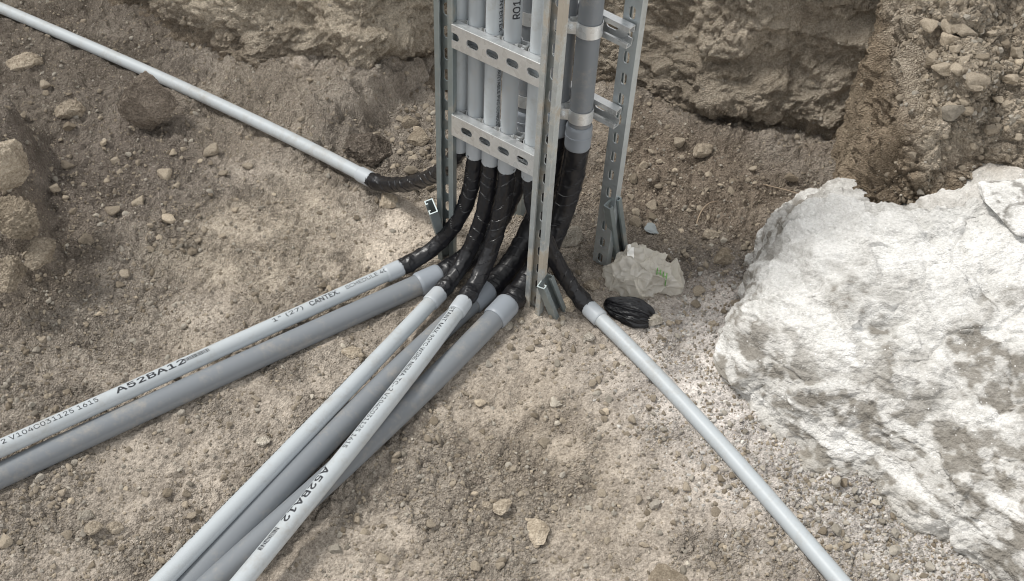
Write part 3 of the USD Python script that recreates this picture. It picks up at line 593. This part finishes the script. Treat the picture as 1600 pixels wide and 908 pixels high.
# gravel: far too many grains to count
def gravel(name, label, cat, pts, sizes, seed, material_names):
    r = np.random.default_rng(seed); pi = UsdGeom.PointInstancer.Define(stage, numbered('/World/' + name)); rel = pi.CreatePrototypesRel()
    n_p = 0
    for mn in material_names:
        for k in range(4):
            pp = f'{pi.GetPath()}/grain_{n_p:03d}'; usdkit.mesh(stage, pp, rock(60 + k + 11 * n_p, 2, 0.25, 0.75, True, 0.08), M[mn], smooth=40); rel.AddTarget(pp); n_p += 1
    n = len(pts); pi.CreateProtoIndicesAttr(Vt.IntArray.FromNumpy(r.integers(0, n_p, n).astype(np.int32)))
    pi.CreatePositionsAttr(Vt.Vec3fArray.FromNumpy(pts.astype(np.float32)))
    pi.CreateScalesAttr(Vt.Vec3fArray.FromNumpy(np.repeat(sizes[:, None], 3, 1).astype(np.float32)))
    q = r.normal(size=(n, 4)); q /= np.linalg.norm(q, axis=1, keepdims=True)
    pi.CreateOrientationsAttr(Vt.QuathArray([Gf.Quath(float(a), float(b), float(c), float(d)) for a, b, c, d in q]))
    tag(pi.GetPrim(), label, cat, kind='stuff')
def floor_grains(n, seed):
    r = np.random.default_rng(seed); i = r.integers(0, len(FLOOR_V), n * 4); P = FLOOR_V[i]; p = P * [1, 1, 0]
    m = roughness_at(P[:, :2])
    keep = r.random(len(P)) < 0.10 + 0.9 * m
    return P[keep][:n] + np.c_[r.normal(0, 0.002, (min(n, keep.sum()), 2)), np.zeros(min(n, keep.sum()))]
g = floor_grains(80000, 31); r31 = np.random.default_rng(32)
for k, (rr, p) in PIPES.items():
    d, i = cKDTree(p[:, :2]).query(g[:, :2]); g = g[d > rr * 1.05]
sz = 0.0012 * (6.0 / 1.2) ** (r31.random(len(g)) ** 2.6); g[:, 2] += sz * r31.uniform(-0.3, 0.5, len(g))
gravel('floor_gravel', 'fine brown gravel and crumbs of soil strewn over the pit floor', 'gravel', g, sz, 33, ('stone', 'stone', 'stone', 'palestone'))
r51 = np.random.default_rng(51); i = r51.integers(0, len(FLOOR_V), 120000); cr = FLOOR_V[i]; wgt = 0.012 + 0.06 * sstep(0.5, 1.0, roughness_at(cr[:, :2])) * sstep(0.5, 0.68, fbm(cr * [7, 7, 0], 3, 53) + 0.08)
dp_ = np.min([cKDTree(p[:, :2]).query(cr[:, :2])[0] - rr for rr, p in PIPES.values()], axis=0); wgt = wgt + 0.10 * np.exp(-(np.maximum(dp_ - 0.012, 0) / 0.03) ** 2) * sstep(0.45, 0.6, fbm(cr * [9, 9, 0], 3, 57)) + 0.10 * np.exp(-(np.linalg.norm(cr[:, :2] - gz(880, 540)[:2], axis=1) / 0.13) ** 2)
cr = cr[(r51.random(len(cr)) < wgt) & (dp_ > 0.006)][:3600]; sz = 0.0042 * (0.012 / 0.0042) ** (r51.random(len(cr)) ** 2.0); cr[:, 2] += sz * 0.25
gravel('soil_crumbs', 'loose crumbs of soil and stone chips lying in patches on the pit floor', 'crumbs', cr, sz, 58, ('stone', 'stone', 'palestone'))
r35 = np.random.default_rng(35); i = r35.integers(0, len(FLOOR_V), 400000); cg = FLOOR_V[i]; dch, _ = seg_dist(cg[:, :2], ROCK_BASE)
keep = (r35.random(len(cg)) < 0.55 * np.exp(-(dch / 0.16) ** 2) * sstep(2.0, 1.6, cg[:, 1])); cg = cg[keep][:9000]; sz = 0.0018 * 4 ** (r35.random(len(cg)) ** 2.2)
M['chalkstone'] = soil_material('chalk_grit', (0.42, 0.40, 0.37), (0.64, 0.625, 0.595), tinted=False, bump=0.5, speck_amount=0.1)
gravel('chalk_gravel', 'white chalky grit along the foot of the boulder', 'gravel', cg, sz, 36, ('chalkstone', 'chalkstone', 'stone'))
r37 = np.random.default_rng(37); i = r37.integers(0, len(_bq), 60000); bg = _bq[i]; keep = (bg[:, 2] < 0.8) & (r37.random(len(bg)) < sstep(1340, 1470, proj(bg)[:, 0])) & (r37.random(len(bg)) < 0.10 + 0.6 * sstep(0.35, 0.5, bg[:, 2])); bg = bg[keep][:9000]
gravel('bank_gravel', 'loose pebbles and soil crumbs on the upper right heap', 'gravel', bg, 0.002 * 6 ** (r37.random(len(bg)) ** 2.4), 38, ('stone', 'stone', 'stone', 'stone', 'stone', 'palestone'))
_wq = WALL_P.reshape(-1, 3); r39 = np.random.default_rng(39); i = r39.integers(0, len(_wq), 30000); wg = _wq[i]; wg = wg[wg[:, 2] < 0.4][:6000]
gravel('wall_gravel', 'crumbs and pebbles sticking out of the back wall', 'gravel', wg, 0.002 * 4.5 ** (r39.random(len(wg)) ** 2.2), 40, ('stone', 'stone', 'stone', 'stone', 'stone', 'palestone'))

# ------------------------------------------------------------------ steel stand
def strut(length, w=0.0413, d=0.0206, slots=True, t=0.0026, lip=0.0118, ret=0.0065, start=0.02, pitch=0.0508, sl=0.0286, sw=0.0143):
    """slotted C channel along z: web outer face at y=0 (facing -y), open towards +y"""
    h = w / 2
    outer = [(-h, 0), (h, 0), (h, d), (h - lip, d), (h - lip, d - ret), (h - lip + t, d - ret), (h - lip + t, d - t), (h - t, d - t), (h - t, t),
             (-h + t, t), (-h + t, d - t), (-h + lip - t, d - t), (-h + lip - t, d - ret), (-h + lip, d - ret), (-h + lip, d), (-h, d)]
    poly = Polygon(outer).buffer(0.0009, join_style=1, quad_segs=3).buffer(-0.0009)
    poly = poly.buffer(-0.0007, join_style=1).buffer(0.0007, join_style=1, quad_segs=3)
    cs = manifold3d.CrossSection([np.array(orient(poly, 1.0).exterior.coords)[:-1]]); m = manifold3d.Manifold.extrude(cs, length)
    if slots:
        cap = Point(0, 0).buffer(sw / 2, quad_segs=6); sp = Polygon(LineString([(0, -(sl - sw) / 2), (0, (sl - sw) / 2)]).buffer(sw / 2, quad_segs=6).exterior.coords)
        cutter = manifold3d.Manifold.extrude(manifold3d.CrossSection([np.array(orient(sp, 1.0).exterior.coords)[:-1]]), t * 4)
        cutter = cutter.rotate([90, 0, 0]).translate([0, t * 2, 0])
        tools = [cutter.translate([0, 0, start + k * pitch]) for k in range(int((length - start) / pitch) + 1)]
        m = m - manifold3d.Manifold.batch_boolean(tools, manifold3d.OpType.Add)
    return m
def put(m, o, zdir, ydir):
    zdir = unit(zdir); ydir = unit(np.asarray(ydir) - zdir * np.dot(ydir, zdir)); xdir = np.cross(ydir, zdir)
    return frame(m, o, xdir, ydir, zdir)
stand = thing('conduit_stand', 'galvanised slotted steel stand holding the upright grey conduits in the pit', 'stand', (P1 + P2 + P3 + P4) / 4)
SO = (P1 + P2 + P3 + P4) / 4
def spart(name, mesh, m, parent=None, label=None, smooth=25):
    o = obj(name, mesh, m, parent or stand, smooth=smooth, origin=SO)
    if label: tag(o, label)
    return o
def rot(v, deg): a = math.radians(deg); return np.array([v[0] * math.cos(a) - v[1] * math.sin(a), v[0] * math.sin(a) + v[1] * math.cos(a), 0])
toc = lambda P: unit([-P[0], -P[1], 0])
HT = 1.55
o1, o2 = rot(toc(P1), -24), rot(toc(P2), -30)
dz = lambda P: P - UP * 0.05
post = spart('post', put(strut(HT, start=0.014), dz(P1) - o1 * 0.0103 , UP + o1 * 0.0, o1), M['galv_dark'])
post = spart('post', put(strut(HT, start=0.03), dz(P2) - o2 * 0.0103, UP, o2), M['galv_mud'], label='front post smeared with dried mud')
spart('post', put(strut(HT, start=0.022), dz(P3) + NF * 0.0103, UP, -NF), M['galv'])
spart('post', put(strut(HT, start=0.035), dz(P4) + NF * 0.0103, UP, -NF), M['galv_dark'])
# cut struts leaning as feet against the posts
def brace(P, top_px, foot_px, ydir, m):
    pl = on_plane(*top_px, P, toc(P)); fo = gz(*foot_px, -0.03); ax = pl - fo; L = np.linalg.norm(ax)
    spart('foot_brace', put(strut(L, start=0.03), fo, ax, ydir), m)
brace(P2 + o2 * 0.018, (846, 437), (872, 500), np.array([0.75, -0.55, 0.25]), M['galv_dark'])
brace(P3 + NF * 0.02, (952, 312), (966, 408), np.array([0.6, -0.7, 0.3]), M['galv_dark'])
brace(P1 + o1 * 0.016, (680, 320), (706, 402), np.array([-0.75, -0.4, 0.3]), M['galv_dark'])
# front and rear rails
FP = P1 + NF * 0.006
def rail_z(px): return on_plane(*px, FP, NF)
def front_rail(l_px, r_px, st):
    a, b = rail_z(l_px), rail_z(r_px); ax = unit(b - a); L = np.linalg.norm(b - a); w = 0.053
    # the upper front edge runs through a and b
    side = np.cross(ax, NF); side = side if side[2] > 0 else -side
    a = a - side * w / 2
    spart('rail', put(strut(L, w=w, start=st, sl=0.031, sw=0.0175), a - ax * 0.003, ax, -NF), M['zinc'])
    return (rail_z(l_px)[2], rail_z(r_px)[2])
RAIL_TOPS = [front_rail((707, 38.5), (846, 101), 0.004), front_rail((707, 180), (838, 246), 0.042)]
BP = P3 + NF * 0.0103
def rear_rail(l_px, r_px):
    a, b = on_plane(*l_px, BP + NF * 0.004, NF), on_plane(*r_px, BP + NF * 0.004, NF); ax = unit(b - a)
    a = b - ax * 0.33; w = 0.048; side = np.cross(ax, NF); side = side if side[2] > 0 else -side
    spart('rail', put(strut(0.335, w=w, start=0.03), a - side * w / 2, ax, NF), M['zinc'])
rear_rail((943, 14), (990, 37)); rear_rail((925, 143), (969, 166))

# ------------------------------------------------------------------ conduits
def riser_xy(px, offset_plane):
    return on_plane(*px, offset_plane, NF)
FR = P1 + NF * 0.006 - NF * (0.0206 + 0.0167 + 0.0015)
RR = BP + NF * (0.0206 + 0.004 + 0.024)
CONDUITS = [  # key, coupling bottom on the riser, plane, radius, label
    ('W', (718, 233), FR, R1I, 'thin light grey conduit running off to the upper left from the first riser'),
    ('A', (742, 244), FR, R1I, 'thin printed light grey conduit running to the left edge above the thick one'),
    ('C', (766.5, 254.5), FR, R1I, 'thin light grey conduit of the middle bundle, on the left of it'),
    ('E', (792, 265.5), FR, R1I, 'thin light grey printed conduit lying on top of the middle bundle'),
    ('X', (829, 277), FR, R1I, 'thin light grey conduit running alone to the lower right past the boulder'),
    ('B', (820, 203), RR, R15, 'thick mid grey conduit running to the left edge below the thin printed one'),
    ('D', (868, 206), RR, R15, 'thick dark grey conduit half hidden between the two thin ones of the middle bundle'),
    ('F', (902, 229), RR, R15, 'thick mid grey conduit on the right of the middle bundle'),
]
def ring(path, r0, r1):
    """a coupling: slightly wider sleeve with rolled ends"""
    path = np.asarray(path); n = len(path); s = np.linspace(0, 1, n); r = np.full(n, r1)
    e = 0.05; r = r1 - (r1 - r0) * 0.6 * np.maximum(np.exp(-(s / e) ** 2), np.exp(-((1 - s) / e) ** 2)); return tube(path, r, 36)
def wrap_text(text, height, pipe, r, s0, ang, flip, bold=False, stretch=1.0, thick=0.00035):
    """lettering bent round a pipe: starts at arc length s0 (from the elbow), centred at the angle ang"""
    m = meshkit.text_mesh(text, height, 0.001, bold); v, f = np.array(m.vertices), np.array(m.faces)
    v[:, 0] *= stretch
    return bend(v, f, height, pipe, r, s0, ang, flip, thick)
def bend(v, f, height, pipe, r, s0, ang, flip, thick=0.00035):
    v, f = trimesh.remesh.subdivide_to_size(v, f, 0.0032)
    path = pipe; s = np.r_[0, np.cumsum(np.linalg.norm(np.diff(path, axis=0), axis=1))]
    x = s0 + (v[:, 0] if not flip else -v[:, 0]); C = np.stack([np.interp(x, s, c) for c in path.T], 1)
    T = np.gradient(path, axis=0); T = np.stack([np.interp(x, s, c) for c in T.T], 1); T /= np.linalg.norm(T, axis=1, keepdims=True)
    S = np.cross(T, UP); S /= np.linalg.norm(S, axis=1, keepdims=True); Un = np.cross(S, T)
    a = ang + (v[:, 1] - height / 2) / r * (1 if not flip else -1)
    rr = r + np.where(v[:, 2] > 0.0005, thick, -0.0006)
    V = C + rr[:, None] * (np.cos(a)[:, None] * Un - np.sin(a)[:, None] * S)
    return trimesh.Trimesh(V, f, process=False)
def barcode(n, height, length, seed):
    r = np.random.default_rng(seed); parts = []; x = 0
    while x < length:
        w = r.choice([0.0007, 0.0012, 0.002]); b = trimesh.creation.box((w, height * r.uniform(0.8, 1), 0.001)); b.apply_translation((x + w / 2, height / 2, 0.0005)); parts.append(b); x += w + r.choice([0.0008, 0.0014])
    m = trimesh.util.concatenate(parts); return np.array(m.vertices), np.array(m.faces)
def px_to_s(pipe, px):
    q = proj(pipe); i = np.argmin(np.linalg.norm(q - np.asarray(px), axis=1)); s = np.r_[0, np.cumsum(np.linalg.norm(np.diff(pipe, axis=0), axis=1))]
    return s[i]
conduit = {}
for key, cpx, plane, r, label in CONDUITS:
    big = r > 0.02; pipe = PIPES[key][1]; b = riser_xy(cpx, plane)
    conduit[key] = b
    root = np.array([b[0], b[1], 0.0]); t = thing('conduit', label, 'conduit', root)
    def part(name, mesh, m, parent=None, smooth=35): return obj(name, mesh, m, parent or t, smooth=smooth, origin=root)
    cl = 0.044 if not big else 0.062; rc = r * 1.17
    part('riser', tube(lin_path([b + UP * cl * 0.4, b + UP * (1.5 - b[2])], 12), r, 36), M['pvc_dark'] if big else M['pvc_mid'] if key in 'AE' else M['pvc_light'])
    cz = np.linspace(0, cl, 24)
    sleeve = np.array([b + UP * z for z in cz])
    part('coupling', ring(sleeve, r, rc), M['coupling'] if not big else M['coupling_dark'])
    if big: part('coupling_collar', ring(np.array([b + UP * z for z in np.linspace(cl * 0.52, cl * 0.60, 12)]), rc, rc * 1.035), M['coupling_dark'])
    # elbow wrapped in tape
    tdir = unit(pipe[3] - pipe[0]); end = pipe[0] + tdir * 0.006; D = np.linalg.norm(end - b)
    k0, k1 = (1.35 * b[2] + 0.25 * D, 1.15 * D)
    if key == 'W': k0, k1 = 0.22, 0.36
    if key == 'X': k0, k1 = 0.42, 0.24
    tt = np.linspace(0, 1, 110)[:, None]; p0 = b + UP * 0.012; m0, m1 = -UP * k0, tdir * k1
    if key == 'E': m0 = m0 * 0.9
    path = (2 * tt ** 3 - 3 * tt ** 2 + 1) * p0 + (tt ** 3 - 2 * tt ** 2 + tt) * m0 + (-2 * tt ** 3 + 3 * tt ** 2) * end + (tt ** 3 - tt ** 2) * m1
    path[:, 2] = np.maximum(path[:, 2], r * 0.9)
    ssd = hash(key) % 97 if False else ord(key)
    def wrapfun(s, th, pth, ssd=ssd, r=r):
        turn = ((s / 0.038 + 0.35 * np.sin(s * 41 + ssd) + 0.5 * np.cos(th + ssd) + ssd * 0.37 + 0.06 * np.sin(3 * th)) % 1.0)
        ridge = 0.0014 * (1 - turn) + 0.0003 * np.exp(-(turn / 0.045) ** 2) * (0.35 + 0.65 * np.sin(s * 23 + ssd * 2 + th) ** 2)
        q = np.stack(np.broadcast_arrays(s * 60, np.cos(th) * 2.2 + ssd, np.sin(th) * 2.2), -1); w = 0.0024 * (fbm(q, 4, ssd) - 0.5) * 2 + 0.0012 * (fbm(q * [0.35, 3.0, 3.0], 3, ssd + 7) - 0.5) * 2
        ends = 0.0030 * np.exp(-(((s[-1] - s) - 0.028) / 0.014) ** 2) * (fbm(q * 1.7, 3, ssd + 3) * 1.6)
        return ridge + w + ends
    el = part('elbow', tube(smooth_path(path, 240), r * 1.04, 40, wrapfun), M['tape'])
    # coupling at the start of the ground pipe, and the pipe
    s = np.r_[0, np.cumsum(np.linalg.norm(np.diff(pipe, axis=0), axis=1))]; at = lambda q: np.stack([np.interp(q, s, c) for c in pipe.T], -1)
    part('coupling', ring(at(np.linspace(0, cl, 24)), r, rc), M['coupling'] if not big else M['coupling_dark'])
    pm = part('pipe', tube(at(np.linspace(cl * 0.5, s[-1], 70)), r, 40), M['pvc_light'] if not big else M['pvc_dark'])
    # printing
    def letters(text, h, px0, px1, ang, flip, bold=False):
        s0, s1 = px_to_s(pipe, px0), px_to_s(pipe, px1); wd = np.ptp(meshkit.text_mesh(text, h, 0.001, bold).vertices[:, 0])
        part('lettering', wrap_text(text, h, pipe, r, s0, ang, flip, bold, abs(s1 - s0) / wd), M['ink'], smooth=False)
    def bars(h, px0, px1, ang, flip, seed):
        s0, s1 = px_to_s(pipe, px0), px_to_s(pipe, px1); v, f = barcode(30, h, abs(s1 - s0), seed); part('barcode', bend(v, f, h, pipe, r, s0, ang, flip), M['ink'], smooth=False)
    if key == 'A':
        for text, h, p0_, p1_, bold in (('2 V104C031125 1615', 0.0105, (4, 697), (150, 632), False), ('A52BA12', 0.0125, (182, 617), (284, 572), True), ('1" (27)', 0.0095, (430, 507), (472, 488), False), ('CANTEX.', 0.0125, (478, 486), (527, 464), True), ('SCHEDULE 40 RI', 0.0100, (534, 460), (612, 426), False)):
            letters(text, h, p0_, p1_, 0.12, True, bold)
        bars(0.010, (292, 569), (328, 554), 0.12, True, 3)
    if key == 'E':
        for text, h, p0_, p1_ in (('ISTANT MAX 90°C WIRE NEMA TC-2 V104C031125 1615', 0.0105, (713, 487), (538, 712)), ('A52BA12', 0.0135, (514, 740), (446, 822))):
            letters(text, h, p0_, p1_, -0.35, False, text.startswith('A5'))
        bars(0.011, (437, 832), (408, 868), -0.35, False, 5)
    if key == 'C':
        for text, h, p0_, p1_, bold in (('(27)', 0.0095, (276, 885), (296, 862), False), ('CANTEX', 0.0125, (300, 858), (342, 815), True), ('SCHEDULE 40 RIGID PVC CONDUIT SUNLIGHT RES', 0.0095, (350, 808), (575, 575), False)):
            letters(text, h, p0_, p1_, -1.02, True, bold)
    def vletters(text, h, z0, az, down=True, bold=False, st=1.2):
        vp = np.array([b + UP * z for z in np.linspace(0, 1.0, 40)]); m = meshkit.text_mesh(text, h, 0.001, bold); v, f = np.array(m.vertices), np.array(m.faces)
        v, f = trimesh.remesh.subdivide_to_size(v, f, 0.0035); x = v[:, 0] * st; a = az + (v[:, 1] - h / 2) / r * (-1 if down else 1); rr = r + np.where(v[:, 2] > 0.0005, 0.00035, -0.0006)
        left = rot(toc(b), 90); V = np.c_[np.zeros(len(v)), np.zeros(len(v)), (z0 - x if down else z0 + x)] + b * [1, 1, 0] + rr[:, None] * (np.cos(a)[:, None] * toc(b) - np.sin(a)[:, None] * left)
        part('lettering', trimesh.Trimesh(V, f if not down else f, process=False), M['ink'], smooth=False)
    zrow = lambda x, y: on_plane(x, y, b, NF)[2]
    if key == 'C':
        vletters('INTERTEK', 0.009, zrow(768, -12), -0.80, True, st=(zrow(768, -12) - zrow(768, 42)) / np.ptp(meshkit.text_mesh('INTERTEK', 0.009).vertices[:, 0]))
        vletters('SUITABLE PVC CONDUIT', 0.008, zrow(766, 101), -0.80, True, st=(zrow(766, 101) - zrow(763, 192)) / np.ptp(meshkit.text_mesh('SUITABLE PVC CONDUIT', 0.008).vertices[:, 0]))
    if key == 'E': vletters('RO1', 0.0145, zrow(797, 22), -0.35, False, True, 1.0)
    if key == 'X': vletters('SCHEDULE 40 RIGID PVC', 0.006, zrow(838, 6), -1.10, True, st=1.1)

# clamps that hold the risers to the rails
def clamp(b, z, r, direction, big):
    a = np.array([b[0], b[1], z]); h = 0.030 if big else 0.022
    side = rot(direction, 90); th = np.linspace(-2.75, 2.75, 40); rr = r + 0.0012
    pts_o = np.stack([np.cos(th) * (rr + 0.0016), np.sin(th) * (rr + 0.0016)], 1); pts_i = np.stack([np.cos(th) * rr, np.sin(th) * rr], 1)[::-1]
    band = trimesh.creation.extrude_polygon(Polygon(np.vstack([pts_o, pts_i])), h, engine='earcut'); band.apply_translation((0, 0, -h / 2))
    e = math.cos(2.75) * rr, math.sin(2.75) * rr; parts = [frame(band, a, -direction, -side, UP)]
    for s_ in (-1, 1):
        ear = trimesh.creation.box((0.020, 0.0018, h * 0.9)); ear.apply_translation((e[0] - 0.009, s_ * (e[1] + 0.0005), 0)); parts.append(frame(ear, a, -direction, -side, UP))
    c = spart('pipe_clamp', trimesh.util.concatenate(parts), M['zinc'], smooth=35)
    bolt = trimesh.creation.cylinder(0.0032, 0.042, sections=10); head = trimesh.creation.cylinder(0.0068, 0.005, sections=6); head.apply_translation((0, 0, 0.014)); nut = trimesh.creation.cylinder(0.0066, 0.0055, sections=6); nut.apply_translation((0, 0, -0.013))
    bm = trimesh.util.concatenate([bolt, head, nut]); bm = frame(bm, a + direction * (abs(e[0]) + 0.012), direction, UP, side if False else rot(direction, 90))
    spart('bolt', bm, M['zinc'], parent=c)
for key, zs in (('F', (0.575, 0.305)), ('D', (0.60, 0.33)), ('B', (0.60, 0.33))):
    pass
ear_dir = unit(-U * 0.9 + NF * 0.55)
for key, pxs in (('F', ((921, 42), (906, 176))), ('D', ((885, 30), (872, 160))), ('B', ((826, 20), (822, 150)))):
    for px in pxs:
        b = conduit[key]; z = on_plane(*px, b, NF)[2]; clamp(b, z, R15, ear_dir, True)
for key in 'WACEX':
    b = conduit[key]
    for zr in RAIL_TOPS:
        f = np.clip(np.dot(b - P1, U) / np.linalg.norm(P2 - P1), 0, 1); clamp(b, zr[0] * (1 - f) + zr[1] * f - 0.012, R1I, unit(-NF * 0.15 + U), False)

# ------------------------------------------------------------------ litter
def build_bag():
    o = gz(1005, 450); z = ground_at(o[None, :2])[0]; r = np.random.default_rng(17)
    m = trimesh.creation.icosphere(subdivisions=6); v = m.vertices.copy()
    v *= np.array([0.086, 0.055, 0.062])
    v[:, 0] += 0.25 * v[:, 1]
    lob = 0.30 * fb(v, 16, 2, 5); v = v * (1 + lob[:, None] * 1.6)
    tail = sstep(0.0, 0.10, v[:, 0]); v[:, 2] *= 1 - 0.50 * tail; v[:, 1] += 0.020 * tail * np.sin(v[:, 0] * 40)
    hump = np.exp(-((v[:, 0] + 0.045) / 0.035) ** 2); v[:, 2] *= 1 + 0.35 * hump; v[:, 1] += 0.016 * hump * (v[:, 1] > 0)
    dd = np.zeros(len(v))
    for sz_, am, sd in ((0.050, 0.24, 3), (0.022, 0.15, 4)):
        w = v + sz_ * 0.3 * np.stack([fb(v, 0.6 / sz_, 2, 40 + q + sd) for q in range(3)], 1); d1, d2, vv, cen = cells(w, sz_, sd)
        gd = np.stack([np.sin(vv * 917.3), np.cos(vv * 631.7), np.sin(vv * 1277.1 + 1)], 1); dd += am * (((w - cen) * gd).sum(1)) + 0.10 * sz_ * (1 - 2 * sstep(0, 0.5, d2 - d1))
    v = v + m.vertex_normals * dd[:, None]
    v[:, 2] = np.maximum(v[:, 2], -0.022)
    c_, s_ = math.cos(-0.30), math.sin(-0.30); v[:, :2] = v[:, :2] @ np.array([[c_, s_], [-s_, c_]])
    root = np.array([o[0], o[1], z]); t = thing('plastic_bag', 'crumpled clear plastic bag with green print lying beside the right rear post', 'plastic bag', root)
    v[:, 2] += 0.014
    bm = trimesh.Trimesh(v, m.faces, process=False); obj('film', bm, M['bag'], t, smooth=40)
    tr = cKDTree(v[:, :2][v[:, 2] > 0.012]); top = v[v[:, 2] > 0.012]
    def patch(name, cx, cy, pts, m_):
        parts = []
        for poly in pts:
            q = np.array(trimesh.creation.extrude_polygon(Polygon(poly), 0.0004, engine='earcut').subdivide_to_size(0.004).vertices); mm = trimesh.creation.extrude_polygon(Polygon(poly), 0.0004, engine='earcut').subdivide_to_size(0.004)
            q = np.array(mm.vertices); zz = top[tr.query(q[:, :2] + [cx, cy], k=6)[1], 2].max(1); q = np.c_[q[:, :2] + [cx, cy], zz + q[:, 2] + 0.0012]; parts.append(trimesh.Trimesh(q, mm.faces, process=False))
        obj(name, trimesh.util.concatenate(parts), m_, t, smooth=40)
    patch('paper_label', -0.042, 0.012, [[(-0.010, -0.022), (0.006, -0.026), (0.010, 0.022), (-0.006, 0.024)]], M['label'])
    st = [[(-0.012 + k * 0.008, -0.011), (-0.0095 + k * 0.008, -0.011), (-0.006 + k * 0.008, 0.011), (-0.0085 + k * 0.008, 0.011)] for k in range(4)] + [[(-0.010, -0.002), (0.014, -0.001), (0.014, 0.001), (-0.010, 0.0005)]]
    patch('green_print', 0.030, -0.026, st, M['green_ink'])
build_bag()
def build_black_strip():
    o = gz(980, 499); z = ground_at(o[None, :2])[0]; m = trimesh.creation.icosphere(subdivisions=6); v = m.vertices.copy()
    v = np.sign(v) * np.abs(v) ** 0.8 * np.array([0.058, 0.033, 0.026]); x = v[:, 0] / 0.058
    v[:, 1] *= 0.62 + 0.38 * sstep(-1, 0.6, x); v[:, 2] *= 0.75 + 0.35 * sstep(-1, 0.7, x)
    ang = np.arctan2(v[:, 2], v[:, 1]); q = np.stack([x * 1.3, np.cos(ang) * 2.2, np.sin(ang) * 2.2], 1)
    d = 0.0075 * ridged(q, 1.3, 4, 11) + 0.008 * fb(v, 28, 3, 13) + 0.0022 * np.sin(ang * 16 + 5 * fb(q, 1.0, 3, 15) * 2 + 3 * x)
    v = v + m.vertex_normals * d[:, None]
    v[:, 2] = np.maximum(v[:, 2], -0.016 + 0.003 * np.sin(v[:, 0] * 90))
    a = -0.42; v[:, :2] = v[:, :2] @ np.array([[math.cos(a), math.sin(a)], [-math.sin(a), math.cos(a)]]); v[:, 2] += 0.014
    t = thing('black_plastic', 'crumpled black plastic wad beside the right grey pipe, against the clear bag', 'plastic wad', (o[0], o[1], z))
    obj('body', trimesh.Trimesh(v, m.faces, process=False), M['tape'], t, smooth=60)
build_black_strip()
def build_scrap():
    o = gz(1016, 367); z = ground_at(o[None, :2])[0]; m = rock(88, 4, 0.25, 0.35, True, 0.1); m.apply_scale(0.024); m.apply_transform(trimesh.transformations.euler_matrix(0.3, 0.2, 1.1))
    t = thing('plastic_scrap', 'small crumpled blue grey scrap on the dirt right of the rear post', 'scrap', (o[0], o[1], z + 0.012)); obj('body', m, M['rag'], t, smooth=20)
build_scrap()
def root_thing(pix, r, label):
    pts = []
    for (x, y), dz_ in pix:
        o = gz(x, y); pts.append([o[0], o[1], ground_at(o[None, :2])[0] + dz_])
    p = smooth_path(pts, 40); o = p[0].copy(); p = p - o
    t = thing('root', label, 'root', o); obj('stem', tube(p, np.linspace(r, r * 0.5, 40), 8), M['root'], t)
root_thing([((1088, 352), 0.004), ((1100, 330), 0.02), ((1130, 312), 0.004)], 0.0016, 'short dry root bent over the dirt, nearer the plastic scrap')
root_thing([((1190, 300), 0.006), ((1222, 306), 0.012), ((1240, 316), 0.012), ((1262, 336), 0.006)], 0.0014, 'long pale root lying across the dirt beside the chalk boulder')
